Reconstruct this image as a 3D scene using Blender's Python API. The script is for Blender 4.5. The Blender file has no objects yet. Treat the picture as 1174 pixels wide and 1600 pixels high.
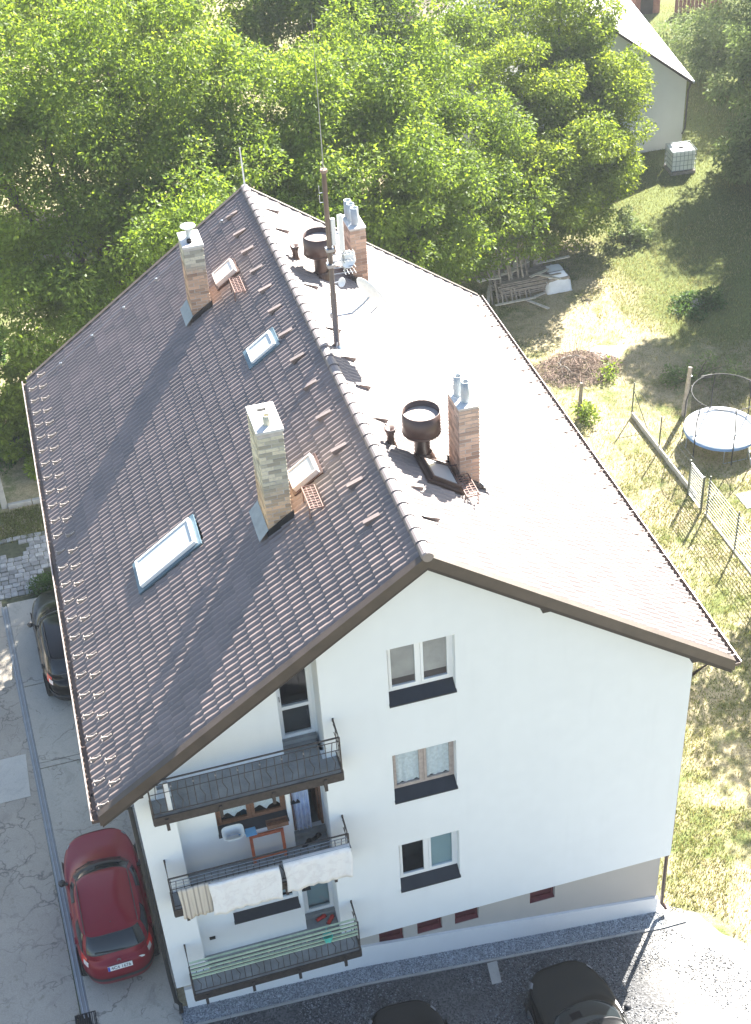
import bpy, bmesh, math, random
import numpy as np
from mathutils import Vector, Matrix
from mathutils.geometry import tessellate_polygon
R = math.radians
random.seed(7); RNG = np.random.default_rng(11)
scene = bpy.context.scene
COL = scene.collection

# ------------------------------------------------------------------ camera, sky, sun, exposure
cd = bpy.data.cameras.new('camera'); cam = bpy.data.objects.new('camera', cd); COL.objects.link(cam)
cam.location = (0.5272, -17.9510, 25.5008); cam.rotation_euler = (R(52.1203), R(2.8916), R(-15.7558))
cd.sensor_fit = 'VERTICAL'; cd.sensor_height = 24.0; cd.lens = 33.427; cd.clip_start = 0.1; cd.clip_end = 2000
scene.camera = cam
SUN_AZ, SUN_EL = 43.0, 37.5           # azimuth clockwise from +Y
sd = Vector((math.sin(R(SUN_AZ))*math.cos(R(SUN_EL)), math.cos(R(SUN_AZ))*math.cos(R(SUN_EL)), math.sin(R(SUN_EL))))
world = bpy.data.worlds.new('World'); scene.world = world; world.use_nodes = True
wn = world.node_tree.nodes; wl = world.node_tree.links
sky = wn.new('ShaderNodeTexSky'); sky.sky_type = 'NISHITA'; sky.sun_disc = False
sky.sun_elevation = R(SUN_EL); sky.sun_rotation = R(SUN_AZ)
bg = wn['Background']; bg.inputs['Strength'].default_value = 0.05
wl.new(sky.outputs[0], bg.inputs['Color'])
ld = bpy.data.lights.new('sun', 'SUN'); ld.energy = 5.0; ld.angle = R(0.53); ld.color = (1.0, 0.955, 0.88)
sun = bpy.data.objects.new('sun', ld); COL.objects.link(sun); sun.rotation_euler = sd.to_track_quat('Z', 'Y').to_euler()
vs = scene.view_settings; vs.view_transform = 'Standard'; vs.look = 'None'; vs.exposure = 2.7; vs.gamma = 1.0
vs.use_curve_mapping = False
scene.cycles.max_bounces = 8; scene.cycles.transparent_max_bounces = 12

# ------------------------------------------------------------------ helpers
class MB:
    def __init__(s): s.v = []; s.f = []
    def add(s, vs_, fs):
        n = len(s.v); s.v += [tuple(p) for p in vs_]; s.f += [tuple(i+n for i in q) for q in fs]
    def box(s, a, b, m=None):
        x0,y0,z0 = a; x1,y1,z1 = b
        p = [(x0,y0,z0),(x1,y0,z0),(x1,y1,z0),(x0,y1,z0),(x0,y0,z1),(x1,y0,z1),(x1,y1,z1),(x0,y1,z1)]
        if m is not None: p = [m @ Vector(q) for q in p]
        s.add(p, [(0,3,2,1),(4,5,6,7),(0,1,5,4),(1,2,6,5),(2,3,7,6),(3,0,4,7)]); return s
    def tube(s, pts, r, n=8, cap=True):
        pts = [Vector(p) for p in pts]; rs = r if isinstance(r, (list, tuple)) else [r]*len(pts)
        rings = []; 
        for i, p in enumerate(pts):
            d = (pts[min(i+1,len(pts)-1)] - pts[max(i-1,0)]).normalized()
            up = Vector((0,0,1)) if abs(d.z) < .95 else Vector((1,0,0))
            u = d.cross(up).normalized(); w = d.cross(u).normalized()
            rings.append([p + u*rs[i]*math.cos(2*math.pi*k/n) + w*rs[i]*math.sin(2*math.pi*k/n) for k in range(n)])
        vs_ = [q for rr in rings for q in rr]; fs = []
        for i in range(len(pts)-1):
            for k in range(n): fs.append((i*n+k, i*n+(k+1)%n, (i+1)*n+(k+1)%n, (i+1)*n+k))
        if cap: fs += [tuple(range(n)), tuple((len(pts)-1)*n+k for k in range(n))[::-1]]
        s.add(vs_, fs); return s
    def lathe(s, prof, c, n=20, axis=None):
        c = Vector(c); q = Vector(axis).normalized().to_track_quat('Z','Y') if axis is not None else None
        vs_ = []
        for r, z in prof:
            for k in range(n):
                p = Vector((r*math.cos(2*math.pi*k/n), r*math.sin(2*math.pi*k/n), z))
                vs_.append(c + (q @ p if q else p))
        fs = []
        for i in range(len(prof)-1):
            for k in range(n): fs.append((i*n+k, i*n+(k+1)%n, (i+1)*n+(k+1)%n, (i+1)*n+k))
        s.add(vs_, fs); return s
    def quad(s, *p): s.add(p, [tuple(range(len(p)))]); return s
    def mesh(s, name, mat=None, smooth=False):
        m = bpy.data.meshes.new(name); m.from_pydata(s.v, [], s.f); m.update()
        if mat: m.materials.append(mat)
        if smooth: m.polygons.foreach_set('use_smooth', [True]*len(m.polygons))
        return m
    def build(s, name, mat, parent=None, smooth=False, bevel=0):
        return put(name, s.mesh(name, mat, smooth), parent, bevel)
def put(name, mesh, parent=None, bevel=0):
    o = bpy.data.objects.new(name, mesh); COL.objects.link(o)
    if parent is not None: o.parent = parent
    if bevel:
        b = o.modifiers.new('bevel', 'BEVEL'); b.width = bevel; b.segments = 2; b.limit_method = 'ANGLE'
    return o
def tag(o, label=None, cat=None, group=None, kind=None):
    if label: o['label'] = label
    if cat: o['category'] = cat
    if group: o['group'] = group
    if kind: o['kind'] = kind
    return o
def empty(name, label, cat, loc=(0,0,0), rz=0, group=None):
    o = bpy.data.objects.new(name, None); COL.objects.link(o); o.location = loc; o.rotation_euler = (0,0,rz)
    o.empty_display_size = .2
    return tag(o, label, cat, group)
def npmesh(name, V, F, mat, smooth=False):
    """V (n,3) float, F (m,k) int, all faces with k corners"""
    m = bpy.data.meshes.new(name); k = F.shape[1]
    m.vertices.add(len(V)); m.vertices.foreach_set('co', np.ascontiguousarray(V, dtype=np.float32).ravel())
    m.loops.add(F.size); m.loops.foreach_set('vertex_index', np.ascontiguousarray(F, dtype=np.int32).ravel())
    m.polygons.add(len(F)); m.polygons.foreach_set('loop_start', np.arange(0, F.size, k, dtype=np.int32))
    m.polygons.foreach_set('loop_total', np.full(len(F), k, dtype=np.int32))
    if smooth: m.polygons.foreach_set('use_smooth', np.ones(len(F), dtype=bool))
    m.update(calc_edges=True); m.validate()
    if mat: m.materials.append(mat)
    return m

# ------------------------------------------------------------------ materials
MATS = {}
class NT:
    def __init__(s, name):
        s.m = bpy.data.materials.new(name); s.m.use_nodes = True; s.t = s.m.node_tree; s.n = s.t.nodes; s.l = s.t.links
        s.b = s.n['Principled BSDF']; s.out = s.n['Material Output']
    def node(s, t, **kw):
        n = s.n.new('ShaderNode'+t)
        for k, v in kw.items():
            if k in n.inputs.keys(): n.inputs[k].default_value = v
            else: setattr(n, k, v)
        return n
    def lk(s, a, b): s.l.new(a, b)
    def coord(s, scale=1.0):
        tc = s.node('TexCoord'); mp = s.node('Mapping'); g_ = s.node('NewGeometry')
        s.lk(g_.outputs['Position'], mp.inputs['Vector'])
        sc = scale if isinstance(scale, (tuple, list)) else (scale,)*3
        mp.inputs['Scale'].default_value = sc; s.n.remove(tc)
        return mp.outputs[0]
    def noise(s, scale=5, detail=4, rough=.55, vec=None, dist=0):
        n = s.node('TexNoise'); n.inputs['Scale'].default_value = scale; n.inputs['Detail'].default_value = detail
        n.inputs['Roughness'].default_value = rough; n.inputs['Distortion'].default_value = dist
        s.lk(vec if vec is not None else s.coord(), n.inputs['Vector']); return n.outputs['Fac']
    def ramp(s, fac, stops):
        r = s.node('ValToRGB'); e = r.color_ramp.elements
        while len(e) < len(stops): e.new(.5)
        for i, (p, c) in enumerate(stops):
            e[i].position = p; e[i].color = tuple(c)+((1,) if len(c) == 3 else ())
        s.lk(fac, r.inputs[0]); return r.outputs[0]
    def mix(s, fac, a, b, mode='MIX'):
        n = s.node('MixRGB', blend_type=mode)
        for i, x in ((0, fac), (1, a), (2, b)):
            if hasattr(x, 'links') or hasattr(x, 'is_linked'): s.lk(x, n.inputs[i])
            else: n.inputs[i].default_value = x if i == 0 else (tuple(x)+(1,))[:4]
        return n.outputs[0]
    def bump(s, fac, strength=.3, dist=.02):
        b = s.node('Bump'); b.inputs['Strength'].default_value = strength; b.inputs['Distance'].default_value = dist
        s.lk(fac, b.inputs['Height']); s.lk(b.outputs[0], s.b.inputs['Normal'])
    def base(s, c):
        if hasattr(c, 'is_linked'): s.lk(c, s.b.inputs['Base Color'])
        else: s.b.inputs['Base Color'].default_value = tuple(c)+(1,)
    def rnd(s):
        g_ = s.node('NewGeometry'); o = s.node('ObjectInfo'); a = s.node('Math', operation='ADD'); f = s.node('Math', operation='FRACT')
        s.lk(g_.outputs['Random Per Island'], a.inputs[0]); s.lk(o.outputs['Random'], a.inputs[1]); s.lk(a.outputs[0], f.inputs[0])
        return f.outputs[0]
def sc(c, k): return tuple(x*k for x in c)
def mat(name, c, rough=.6, metal=0, var=.15, vscale=4, bump=0, bscale=60, spec=.5, isl=0):
    t = NT(name); n = t.noise(vscale, 5)
    col = t.ramp(n, [(.25, sc(c, 1-var)), (.75, sc(c, 1+var))])
    if isl: col = t.mix(1, col, t.ramp(t.rnd(), [(0, (1-isl,)*3), (1, (1+isl,)*3)]), 'MULTIPLY')
    t.base(col); t.b.inputs['Roughness'].default_value = rough; t.b.inputs['Metallic'].default_value = metal
    t.b.inputs['Specular IOR Level'].default_value = spec
    if bump: t.bump(t.noise(bscale, 4), bump)
    MATS[name] = t.m; return t.m
# render of the facade
def render_mat(name, c):
    t = NT(name); a = t.noise(.5, 5, .6); b = t.noise(3, 4)
    v = t.coord((3, 3, .25)); st = t.noise(1.4, 5, .65, v)
    col = t.mix(.55, t.ramp(a, [(.3, sc(c, .95)), (.7, sc(c, 1.03))]), t.ramp(b, [(.3, sc(c, .97)), (.7, sc(c, 1.02))]))
    col = t.mix(t.ramp(st, [(.52, (0,)*3), (.85, (.35,)*3)]), col, sc(c, .88))
    t.base(col); t.b.inputs['Roughness'].default_value = .9; t.b.inputs['Specular IOR Level'].default_value = .2
    t.bump(t.noise(110, 3), .25, .004); return t.m
M_wall = render_mat('white_render', (.78, .805, .81))
M_plinth = render_mat('taupe_plinth', (.46, .43, .39))
M_strip = render_mat('white_plinth_band', (.76, .76, .75))
def tile_mat(name, c):
    t = NT(name); n = t.noise(1.1, 5, .6); n2 = t.noise(14, 4)
    col = t.ramp(n, [(.3, sc(c, .85)), (.7, sc(c, 1.15))])
    col = t.mix(1, col, t.ramp(t.rnd(), [(0, (.78,)*3), (1, (1.22,)*3)]), 'MULTIPLY')
    col = t.mix(t.ramp(n2, [(.58, (0,)*3), (.75, (.5,)*3)]), col, (.22, .19, .18))
    col = t.mix(t.ramp(t.noise(2.6, 7, .78), [(.64, (0,)*3), (.74, (.45,)*3)]), col, (.20, .19, .15))
    t.base(col)
    t.b.inputs['Roughness'].default_value = .62; t.b.inputs['Specular IOR Level'].default_value = 1.0; t.b.inputs['IOR'].default_value = 1.68
    t.bump(t.noise(70, 3), .12, .004); return t.m
M_tile = tile_mat('brown_roof_tile', (.142, .101, .088))
M_ridge = tile_mat('brown_ridge_tile', (.15, .12, .115))
M_deck = mat('dark_underlay', (.03, .027, .025), .9)
M_fascia = mat('brown_sheet_fascia', (.065, .048, .038), .5, 0, .25, 3, .1, 30)
M_fascia2 = mat('dark_brown_soffit_wood', (.035, .026, .022), .7, 0, .3, 5)
M_gutter = mat('brown_gutter_sheet', (.085, .06, .05), .32, .3, .2, 2); M_bead = mat('gutter_bead_highlight', (.55, .48, .45), .35, .6, .2, 6)  # pale bead colour paints the bright highlight along the eave
M_guard = mat('snow_guard_steel', (.42, .37, .33), .45, .4)
M_brownsheet = mat('brown_lacquered_sheet', (.075, .043, .034), .4, 0, .25, 4, .1, 12)
M_ventlid = mat('pale_vent_lid', (.45, .38, .34), .8)  # lid colour much paler than the brown drum
M_zinc = mat('zinc_flashing', (.23, .28, .33), .45, .4, .15, 6)
M_pvc = mat('white_pvc_frame', (.82, .83, .83), .35, 0, .03, 3)
M_woodframe = mat('old_brown_wood_frame', (.20, .10, .06), .6, 0, .3, 20, .1)
M_redframe = mat('oxblood_cellar_frame', (.14, .025, .03), .6, 0, .3, 10)
M_sill = mat('black_sill_sheet', (.02, .021, .024), .35, 0, .3, 3)
M_rail = mat('dark_rusty_railing', (.055, .045, .042), .6, .2, .35, 12)
M_slab = mat('balcony_concrete', (.26, .27, .27), .9, 0, .3, 3, .4, 30)
M_greens = mat('pale_green_slat', (.50, .60, .42), .5, 0, .15, 8)
M_white = mat('white_paint', (.8, .8, .8), .5)
M_curt = mat('white_lace_curtain', (.82, .83, .84), .9, 0, .18, 14)
M_bluecurt = mat('blue_white_curtain', (.55, .62, .78), .9, 0, .22, 6)
M_dark = mat('dark_room', (.05, .05, .052), .95)
M_blind = mat('grey_green_blind', (.34, .45, .47), .8, 0, .05, 2)
M_beige = mat('beige_reflection_blind', (.42, .38, .35), .8, 0, .2, 3)
M_concrete = mat('weathered_concrete', (.36, .35, .33), .9, 0, .22, 2.5, .4, 40)
M_galv = mat('galvanised_steel', (.34, .37, .40), .4, .7, .15, 6)
M_mast = mat('grey_brown_mast', (.16, .13, .12), .5, .5, .2, 3)
M_dish = mat('white_dish_paint', (.80, .81, .80), .35, 0, .04, 2)
M_flue = mat('grey_flue_pipe', (.42, .45, .46), .55, .1, .15, 6)
M_soot = mat('soot', (.015, .014, .013), .95)
M_black = mat('black_rubber', (.018, .018, .019), .7, 0, .2, 8)
M_wood = mat('grey_weathered_wood', (.24, .21, .18), .9, 0, .35, 9, .4, 30, isl=.25)
M_bark = mat('walnut_bark', (.10, .085, .07), .95, 0, .35, 7, .6, 15)
M_tarp = mat('pale_tarp', (.62, .64, .68), .6, 0, .12, 3, .3, 6)
M_red = mat('red_plastic', (.55, .04, .03), .4)
M_orange = mat('orange_red_wood', (.50, .13, .06), .55, 0, .25, 12)
M_bluepl = mat('blue_plastic', (.12, .33, .55), .4)
M_teal = mat('turquoise_plastic', (.10, .62, .52), .45)
M_twig = mat('dry_twigs', (.26, .19, .15), .95, 0, .4, 12, isl=.5)
M_tank = mat('white_tank_plastic', (.72, .74, .73), .45, 0, .1, 3)
M_tin = mat('bright_tin_roof', (.62, .60, .58), .35, .35, .12, 1.5)
M_brickwall = mat('old_red_masonry', (.28, .13, .10), .9, 0, .3, 6, .3)
M_oldwall = render_mat('old_grey_render', (.62, .62, .61))
def brick_mat(name, low, high, z0, z1):
    t = NT(name); g_ = t.node('NewGeometry'); sp = t.node('SeparateXYZ'); t.lk(g_.outputs['Position'], sp.inputs[0])
    mr = t.node('MapRange'); t.lk(sp.outputs['Z'], mr.inputs[0]); mr.inputs[1].default_value = z0; mr.inputs[2].default_value = z1
    n = t.noise(3, 5, .6); ad = t.node('Math', operation='MULTIPLY_ADD'); t.lk(n, ad.inputs[0]); ad.inputs[1].default_value = .7; t.lk(mr.outputs[0], ad.inputs[2])
    sb = t.node('Math', operation='SUBTRACT'); t.lk(ad.outputs[0], sb.inputs[0]); sb.inputs[1].default_value = .35
    col = t.mix(t.ramp(sb.outputs[0], [(.25, (0,)*3), (.7, (1,)*3)]), low, high)
    col = t.mix(1, col, t.ramp(t.rnd(), [(0, (.62, .6, .6)), (.5, (1, 1, 1)), (1, (1.35, 1.3, 1.25))]), 'MULTIPLY')
    col = t.mix(t.ramp(t.noise(22, 4), [(.5, (0,)*3), (.8, (.6,)*3)]), col, sc(high, .6))
    t.base(col); t.b.inputs['Roughness'].default_value = .92; t.b.inputs['Specular IOR Level'].default_value = .15; t.bump(t.noise(60, 4), .4, .01); return t.m
M_brickA = brick_mat('lichen_stained_brick', (.58, .42, .27), (.55, .52, .40), 9.3, 10.4)
M_brickB = brick_mat('sooty_ochre_brick', (.50, .34, .24), (.50, .48, .39), 9.9, 10.7)
M_brickC = brick_mat('warm_brown_brick', (.47, .325, .24), (.53, .40, .31), 9.0, 11.2)
M_mortar = mat('pale_mortar', (.52, .48, .43), .95, 0, .2, 8, .3, 60)
M_cap = mat('pale_concrete_cap', (.62, .61, .58), .85, 0, .15, 6, .3, 40)
def glass_mat(name, tint=(.90, .93, .94), ior=1.75):
    t = NT(name); t.n.remove(t.b)
    tr = t.node('BsdfTransparent'); tr.inputs[0].default_value = tuple(tint)+(1,)
    gl = t.node('BsdfGlossy'); gl.inputs['Roughness'].default_value = .03; gl.inputs[0].default_value = (.95, .97, 1, 1)
    fr = t.node('Fresnel'); fr.inputs[0].default_value = ior
    g_ = t.node('NewGeometry'); iv = t.node('Math', operation='SUBTRACT'); iv.inputs[0].default_value = 1; t.lk(g_.outputs['Backfacing'], iv.inputs[1]); ml = t.node('Math', operation='MULTIPLY'); t.lk(fr.outputs[0], ml.inputs[0]); t.lk(iv.outputs[0], ml.inputs[1])
    mx = t.node('MixShader'); t.lk(ml.outputs[0], mx.inputs[0]); t.lk(tr.outputs[0], mx.inputs[1]); t.lk(gl.outputs[0], mx.inputs[2])
    t.lk(mx.outputs[0], t.out.inputs[0]); return t.m
M_glass = glass_mat('window_glass')
M_carglass = glass_mat('tinted_car_glass', (.25, .32, .32), 1.6)
def leaf_mat(name, c, c2, trans=.55, tcol=None, bright=.35):
    t = NT(name); t.n.remove(t.b)
    n = t.noise(.55, 3); g_ = t.node('NewGeometry')
    col = t.mix(t.ramp(n, [(.35, (0,)*3), (.65, (1,)*3)]), c, c2)
    col = t.mix(1, col, t.ramp(g_.outputs['Random Per Island'], [(0, (1-bright,)*3), (1, (1+bright,)*3)]), 'MULTIPLY')
    d = t.node('BsdfDiffuse'); tr = t.node('BsdfTranslucent'); gl = t.node('BsdfGlossy'); gl.inputs['Roughness'].default_value = .45
    tm = t.mix(1, col, tcol or (1.7, 1.65, .55), 'MULTIPLY')
    t.lk(col, d.inputs[0]); t.lk(tm, tr.inputs[0])
    m1 = t.node('MixShader'); m1.inputs[0].default_value = trans; t.lk(d.outputs[0], m1.inputs[1]); t.lk(tr.outputs[0], m1.inputs[2])
    m2 = t.node('MixShader'); m2.inputs[0].default_value = .012; t.lk(m1.outputs[0], m2.inputs[1]); t.lk(gl.outputs[0], m2.inputs[2])
    t.lk(m2.outputs[0], t.out.inputs[0]); return t.m
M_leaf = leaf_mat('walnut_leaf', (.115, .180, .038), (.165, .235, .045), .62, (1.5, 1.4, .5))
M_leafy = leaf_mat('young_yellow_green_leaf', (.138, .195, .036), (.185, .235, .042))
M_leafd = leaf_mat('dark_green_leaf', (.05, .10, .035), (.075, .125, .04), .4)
M_leafg = leaf_mat('grey_green_leaf', (.12, .17, .065), (.18, .22, .09), .4, (1.3, 1.3, .8))
M_grass = leaf_mat('grass_blade', (.145, .165, .062), (.21, .21, .095), .4, (1.3, 1.25, .7), .4)
M_dry = leaf_mat('dry_straw_blade', (.34, .29, .16), (.28, .26, .13), .35, (1.15, 1.1, .8), .35)

# ------------------------------------------------------------------ terrain
XB = [-60, 0, 3.85, 10.8, 90]; ZB = [-0.9, -0.9, -1.13, -2.08, -2.1]
def gz(x, y=0): return float(np.interp(x, XB, ZB))
def sheet(name, x0, x1, y0, y1, dz, m, parent=None, nx=1, ny=1, wob=0):
    xs = sorted(set([x0, x1] + [b for b in XB if x0 < b < x1] + [x0+(x1-x0)*i/nx for i in range(1, nx)]))
    ys = [y0+(y1-y0)*i/ny for i in range(ny+1)]
    b = MB(); 
    for y in ys:
        for x in xs: b.v.append((x, y, gz(x)+dz))
    w = len(xs)
    for j in range(ny):
        for i in range(w-1): b.f.append((j*w+i, j*w+i+1, (j+1)*w+i+1, (j+1)*w+i))
    return b.build(name, m, parent)
def poly_sheet(name, pts, dz, m, parent=None):
    b = MB(); b.v = [(x, y, gz(x)+dz) for x, y in pts]; b.f = [tuple(range(len(pts)))]
    return b.build(name, m, parent)
# soil / meadow underneath
def ground_mat():
    t = NT('meadow_soil'); a = t.noise(.35, 6, .62); b = t.noise(2.2, 6, .65); c = t.noise(18, 4, .7)
    green = t.ramp(c, [(.3, (.08, .10, .035)), (.7, (.16, .18, .065))])
    straw = t.ramp(c, [(.3, (.24, .20, .12)), (.7, (.44, .38, .25))])
    mixf = t.mix(.45, a, b)
    col = t.mix(t.ramp(mixf, [(.41, (0,)*3), (.55, (1,)*3)]), green, straw)
    g_ = t.node('NewGeometry'); sp = t.node('SeparateXYZ'); t.lk(g_.outputs['Position'], sp.inputs[0]); wob = t.noise(.5, 5, .65); fs = []
    for ax, lo, hi in (('X', 21.6, 24.4), ('Y', 21.2, 24.0)):
        ad = t.node('Math', operation='MULTIPLY_ADD'); t.lk(wob, ad.inputs[0]); ad.inputs[1].default_value = 5; t.lk(sp.outputs[ax], ad.inputs[2])
        mr = t.node('MapRange', interpolation_type='SMOOTHSTEP'); t.lk(ad.outputs[0], mr.inputs[0]); mr.inputs[1].default_value = lo+1.2; mr.inputs[2].default_value = hi+1.2; fs.append(mr.outputs[0])
    ml = t.node('Math', operation='MULTIPLY'); t.lk(fs[0], ml.inputs[0]); t.lk(fs[1], ml.inputs[1])
    col = t.mix(ml.outputs[0], col, green)
    t.base(col); t.b.inputs['Roughness'].default_value = 1; t.b.inputs['Specular IOR Level'].default_value = .1
    t.bump(c, .6, .05); return t.m
def crack_mat(name, c, crack=.9, cs=1.3, dark=(.05, .05, .05), thr=.02):
    t = NT(name); a = t.noise(.8, 6, .6); b = t.noise(45, 3, .7); w = t.noise(2.3, 4)
    col = t.ramp(a, [(.3, sc(c, .78)), (.7, sc(c, 1.18))])
    col = t.mix(.5, col, t.ramp(b, [(.3, sc(c, .75)), (.7, sc(c, 1.25))]))
    co = t.coord(); mx = t.node('VectorMath', operation='MULTIPLY_ADD'); nn = t.node('TexNoise'); nn.inputs['Scale'].default_value = 2.5; nn.inputs['Detail'].default_value = 4; t.lk(co, nn.inputs['Vector'])
    t.lk(nn.outputs['Color'], mx.inputs[0]); mx.inputs[1].default_value = (.7, .7, .7); t.lk(co, mx.inputs[2])
    vo = t.node('TexVoronoi'); vo.feature = 'DISTANCE_TO_EDGE'; vo.inputs['Scale'].default_value = cs; t.lk(mx.outputs[0], vo.inputs['Vector'])
    vo2 = t.node('TexVoronoi'); vo2.feature = 'DISTANCE_TO_EDGE'; vo2.inputs['Scale'].default_value = cs*3.1; t.lk(mx.outputs[0], vo2.inputs['Vector'])
    k1 = t.ramp(vo.outputs['Distance'], [(0, (1,)*3), (thr, (0,)*3)])
    k2 = t.mix(1, t.ramp(vo2.outputs['Distance'], [(0, (1,)*3), (thr*1.6, (0,)*3)]), t.ramp(w, [(.52, (0,)*3), (.62, (1,)*3)]), 'MULTIPLY')
    k = t.mix(1, k1, k2, 'LIGHTEN'); kk = t.mix(1, k, (crack,)*3, 'MULTIPLY'); kk = t.mix(1, kk, t.ramp(t.noise(.55, 4, .6), [(.36, (.12,)*3), (.52, (1,)*3)]), 'MULTIPLY')
    col = t.mix(t.ramp(t.noise(.9, 7, .72, None, 1.2), [(.56, (0,)*3), (.74, (.55,)*3)]), col, sc(c, .48))
    col = t.mix(t.ramp(t.noise(3.5, 6, .75), [(.60, (0,)*3), (.72, (.5,)*3)]), col, (.13, .135, .07))
    col = t.mix(kk, col, dark)
    t.base(col); t.b.inputs['Roughness'].default_value = .9; t.b.inputs['Specular IOR Level'].default_value = .25
    t.bump(b, .4, .006); return t.m
def gravel_mat(name, c, scale=45, pale=None):
    t = NT(name); co = t.coord(); vo = t.node('TexVoronoi'); vo.inputs['Scale'].default_value = scale; t.lk(co, vo.inputs['Vector'])
    a = t.noise(.7, 5)
    col = t.mix(1, t.ramp(a, [(.3, sc(c, .7)), (.7, sc(c, 1.25))]), t.ramp(vo.outputs['Color'], [(.1, (.45,)*3), (.9, (1.6,)*3)]), 'MULTIPLY')
    if pale:      # sunlight painted in as paler gravel towards the garden corner
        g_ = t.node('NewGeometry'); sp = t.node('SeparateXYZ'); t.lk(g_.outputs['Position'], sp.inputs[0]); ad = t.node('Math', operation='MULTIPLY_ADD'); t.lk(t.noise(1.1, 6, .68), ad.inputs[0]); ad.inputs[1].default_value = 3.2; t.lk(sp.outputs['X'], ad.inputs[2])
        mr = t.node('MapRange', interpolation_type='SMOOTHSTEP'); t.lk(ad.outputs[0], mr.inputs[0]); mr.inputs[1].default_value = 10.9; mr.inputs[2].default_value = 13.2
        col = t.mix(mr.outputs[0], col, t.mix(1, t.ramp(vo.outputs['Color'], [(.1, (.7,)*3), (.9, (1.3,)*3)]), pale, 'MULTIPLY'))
    t.base(col); t.b.inputs['Roughness'].default_value = .95; t.bump(vo.outputs['Distance'], .6, .02); return t.m
M_ground = ground_mat()
M_asphalt = crack_mat('cracked_old_asphalt', (.40, .355, .295), .7, 1.1, (.10, .095, .085), .03)
M_slabc = crack_mat('cracked_concrete_slab', (.43, .395, .335), .7, .5, (.11, .105, .095), .014)
M_patch = crack_mat('fresh_concrete_patch', (.54, .51, .45), .15, .6, (.1, .1, .1), .01)
M_sett = mat('grey_stone_sett', (.29, .29, .285), .85, 0, .25, 9, .4, 40, isl=.3)
M_joint = mat('mossy_joint_soil', (.075, .08, .045), 1, 0, .4, 8, .4, 40)
M_gravel = gravel_mat('bluish_gravel', (.29, .315, .34))
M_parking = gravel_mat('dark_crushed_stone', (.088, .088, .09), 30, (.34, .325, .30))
M_stone = mat('crushed_stone', (.155, .16, .17), .9, 0, .35, 1.2, isl=.85)
M_stonel = mat('pale_crushed_stone', (.36, .385, .41), .9, 0, .2, 3, isl=.5)

gnd = tag(sheet('ground', -60, 90, -40, 130, -.012, M_ground, ny=1), kind='structure')
road = tag(poly_sheet('road', [(-9, -12), (-1.31, -12), (-2.75, 15.2), (-9, 15.2)], .0, M_asphalt), kind='structure')
drive = tag(poly_sheet('driveway', [(-2.0, -1.0), (-.02, -1.0), (-.02, 14.7), (-2.75, 14.7)], .0, M_joint), kind='structure')
road.location.z = -.004
def drain_x(y): return -1.96-.0527*(y-.67)
yb = [-1.0, 2.28, 7.86, 8.05, 10.93, 14.5]
for i in range(len(yb)-1):
    a, b = yb[i]+.012, yb[i+1]-.012
    if yb[i+1]-yb[i] < .3: segs = [(a, b)]
    else: segs = [(a, b)]
    for (p, q) in segs:
        m = MB(); xa, xb_ = drain_x(p)+.09, drain_x(q)+.09
        m.add([(xa,p,-.93),(-.03,p,-.93),(-.03,q,-.93),(xb_,q,-.93),(xa,p,-.872),(-.03,p,-.872),(-.03,q,-.872),(xb_,q,-.872)],
              [(0,3,2,1),(4,5,6,7),(0,1,5,4),(1,2,6,5),(2,3,7,6),(3,0,4,7)])
        o = m.build('concrete_slab', M_slabc, drive, bevel=.008); o.location.z = random.uniform(-.006, .006)
m = MB(); m.box((-3.9, 7.05, -.9), (-2.56, 8.5, -.885)); m.build('repair_patch', M_patch, road, bevel=.004)
# drain channel
dr = empty('drain_channel', 'galvanised steel drainage channel running along the cracked driveway edge', 'drain', (-2, .67, -.88))
M2 = MB(); Mg = MB()
for s_ in (-1, 1):
    a = Vector((drain_x(.5)+s_*.042+2, -.17, 0)); b = Vector((drain_x(14.4)+s_*.042+2, 13.73, 0))
    m = MB(); m.tube([a, b], .010, 6); m.build('channel_rim', M_galv, dr)
m = MB(); m.quad((drain_x(.5)-.09+2,-.17,-.012),(drain_x(.5)+.085+2,-.17,-.012),(drain_x(14.4)+.085+2,13.73,-.012),(drain_x(14.4)-.09+2,13.73,-.012))
m.build('channel_bed', mat('channel_bed_grey', (.27,.28,.28), .6, .1), dr)
# grate at its end
gr = empty('drain_grate', 'black iron drain grate at the end of the channel', 'grate', (-1.97, .42, -.885))
m = MB(); m.box((-.2,-.17,-.01),(.2,.17,.004)); m.build('grate_well', M_soot, gr)
for i in range(9):
    m = MB(); x = -.18+i*.045; m.box((x-.008,-.17,.005),(x+.008,.17,.02)); m.build('grate_bar', M_black, gr)
m = MB(); m.box((-.22,-.19,.0),(-.2,.19,.024)); m.box((.2,-.19,0),(.22,.19,.024)); m.box((-.199,-.19,0),(.199,-.171,.024)); m.box((-.199,.171,0),(.199,.19,.024)); m.build('grate_frame', M_black, gr)
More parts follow.
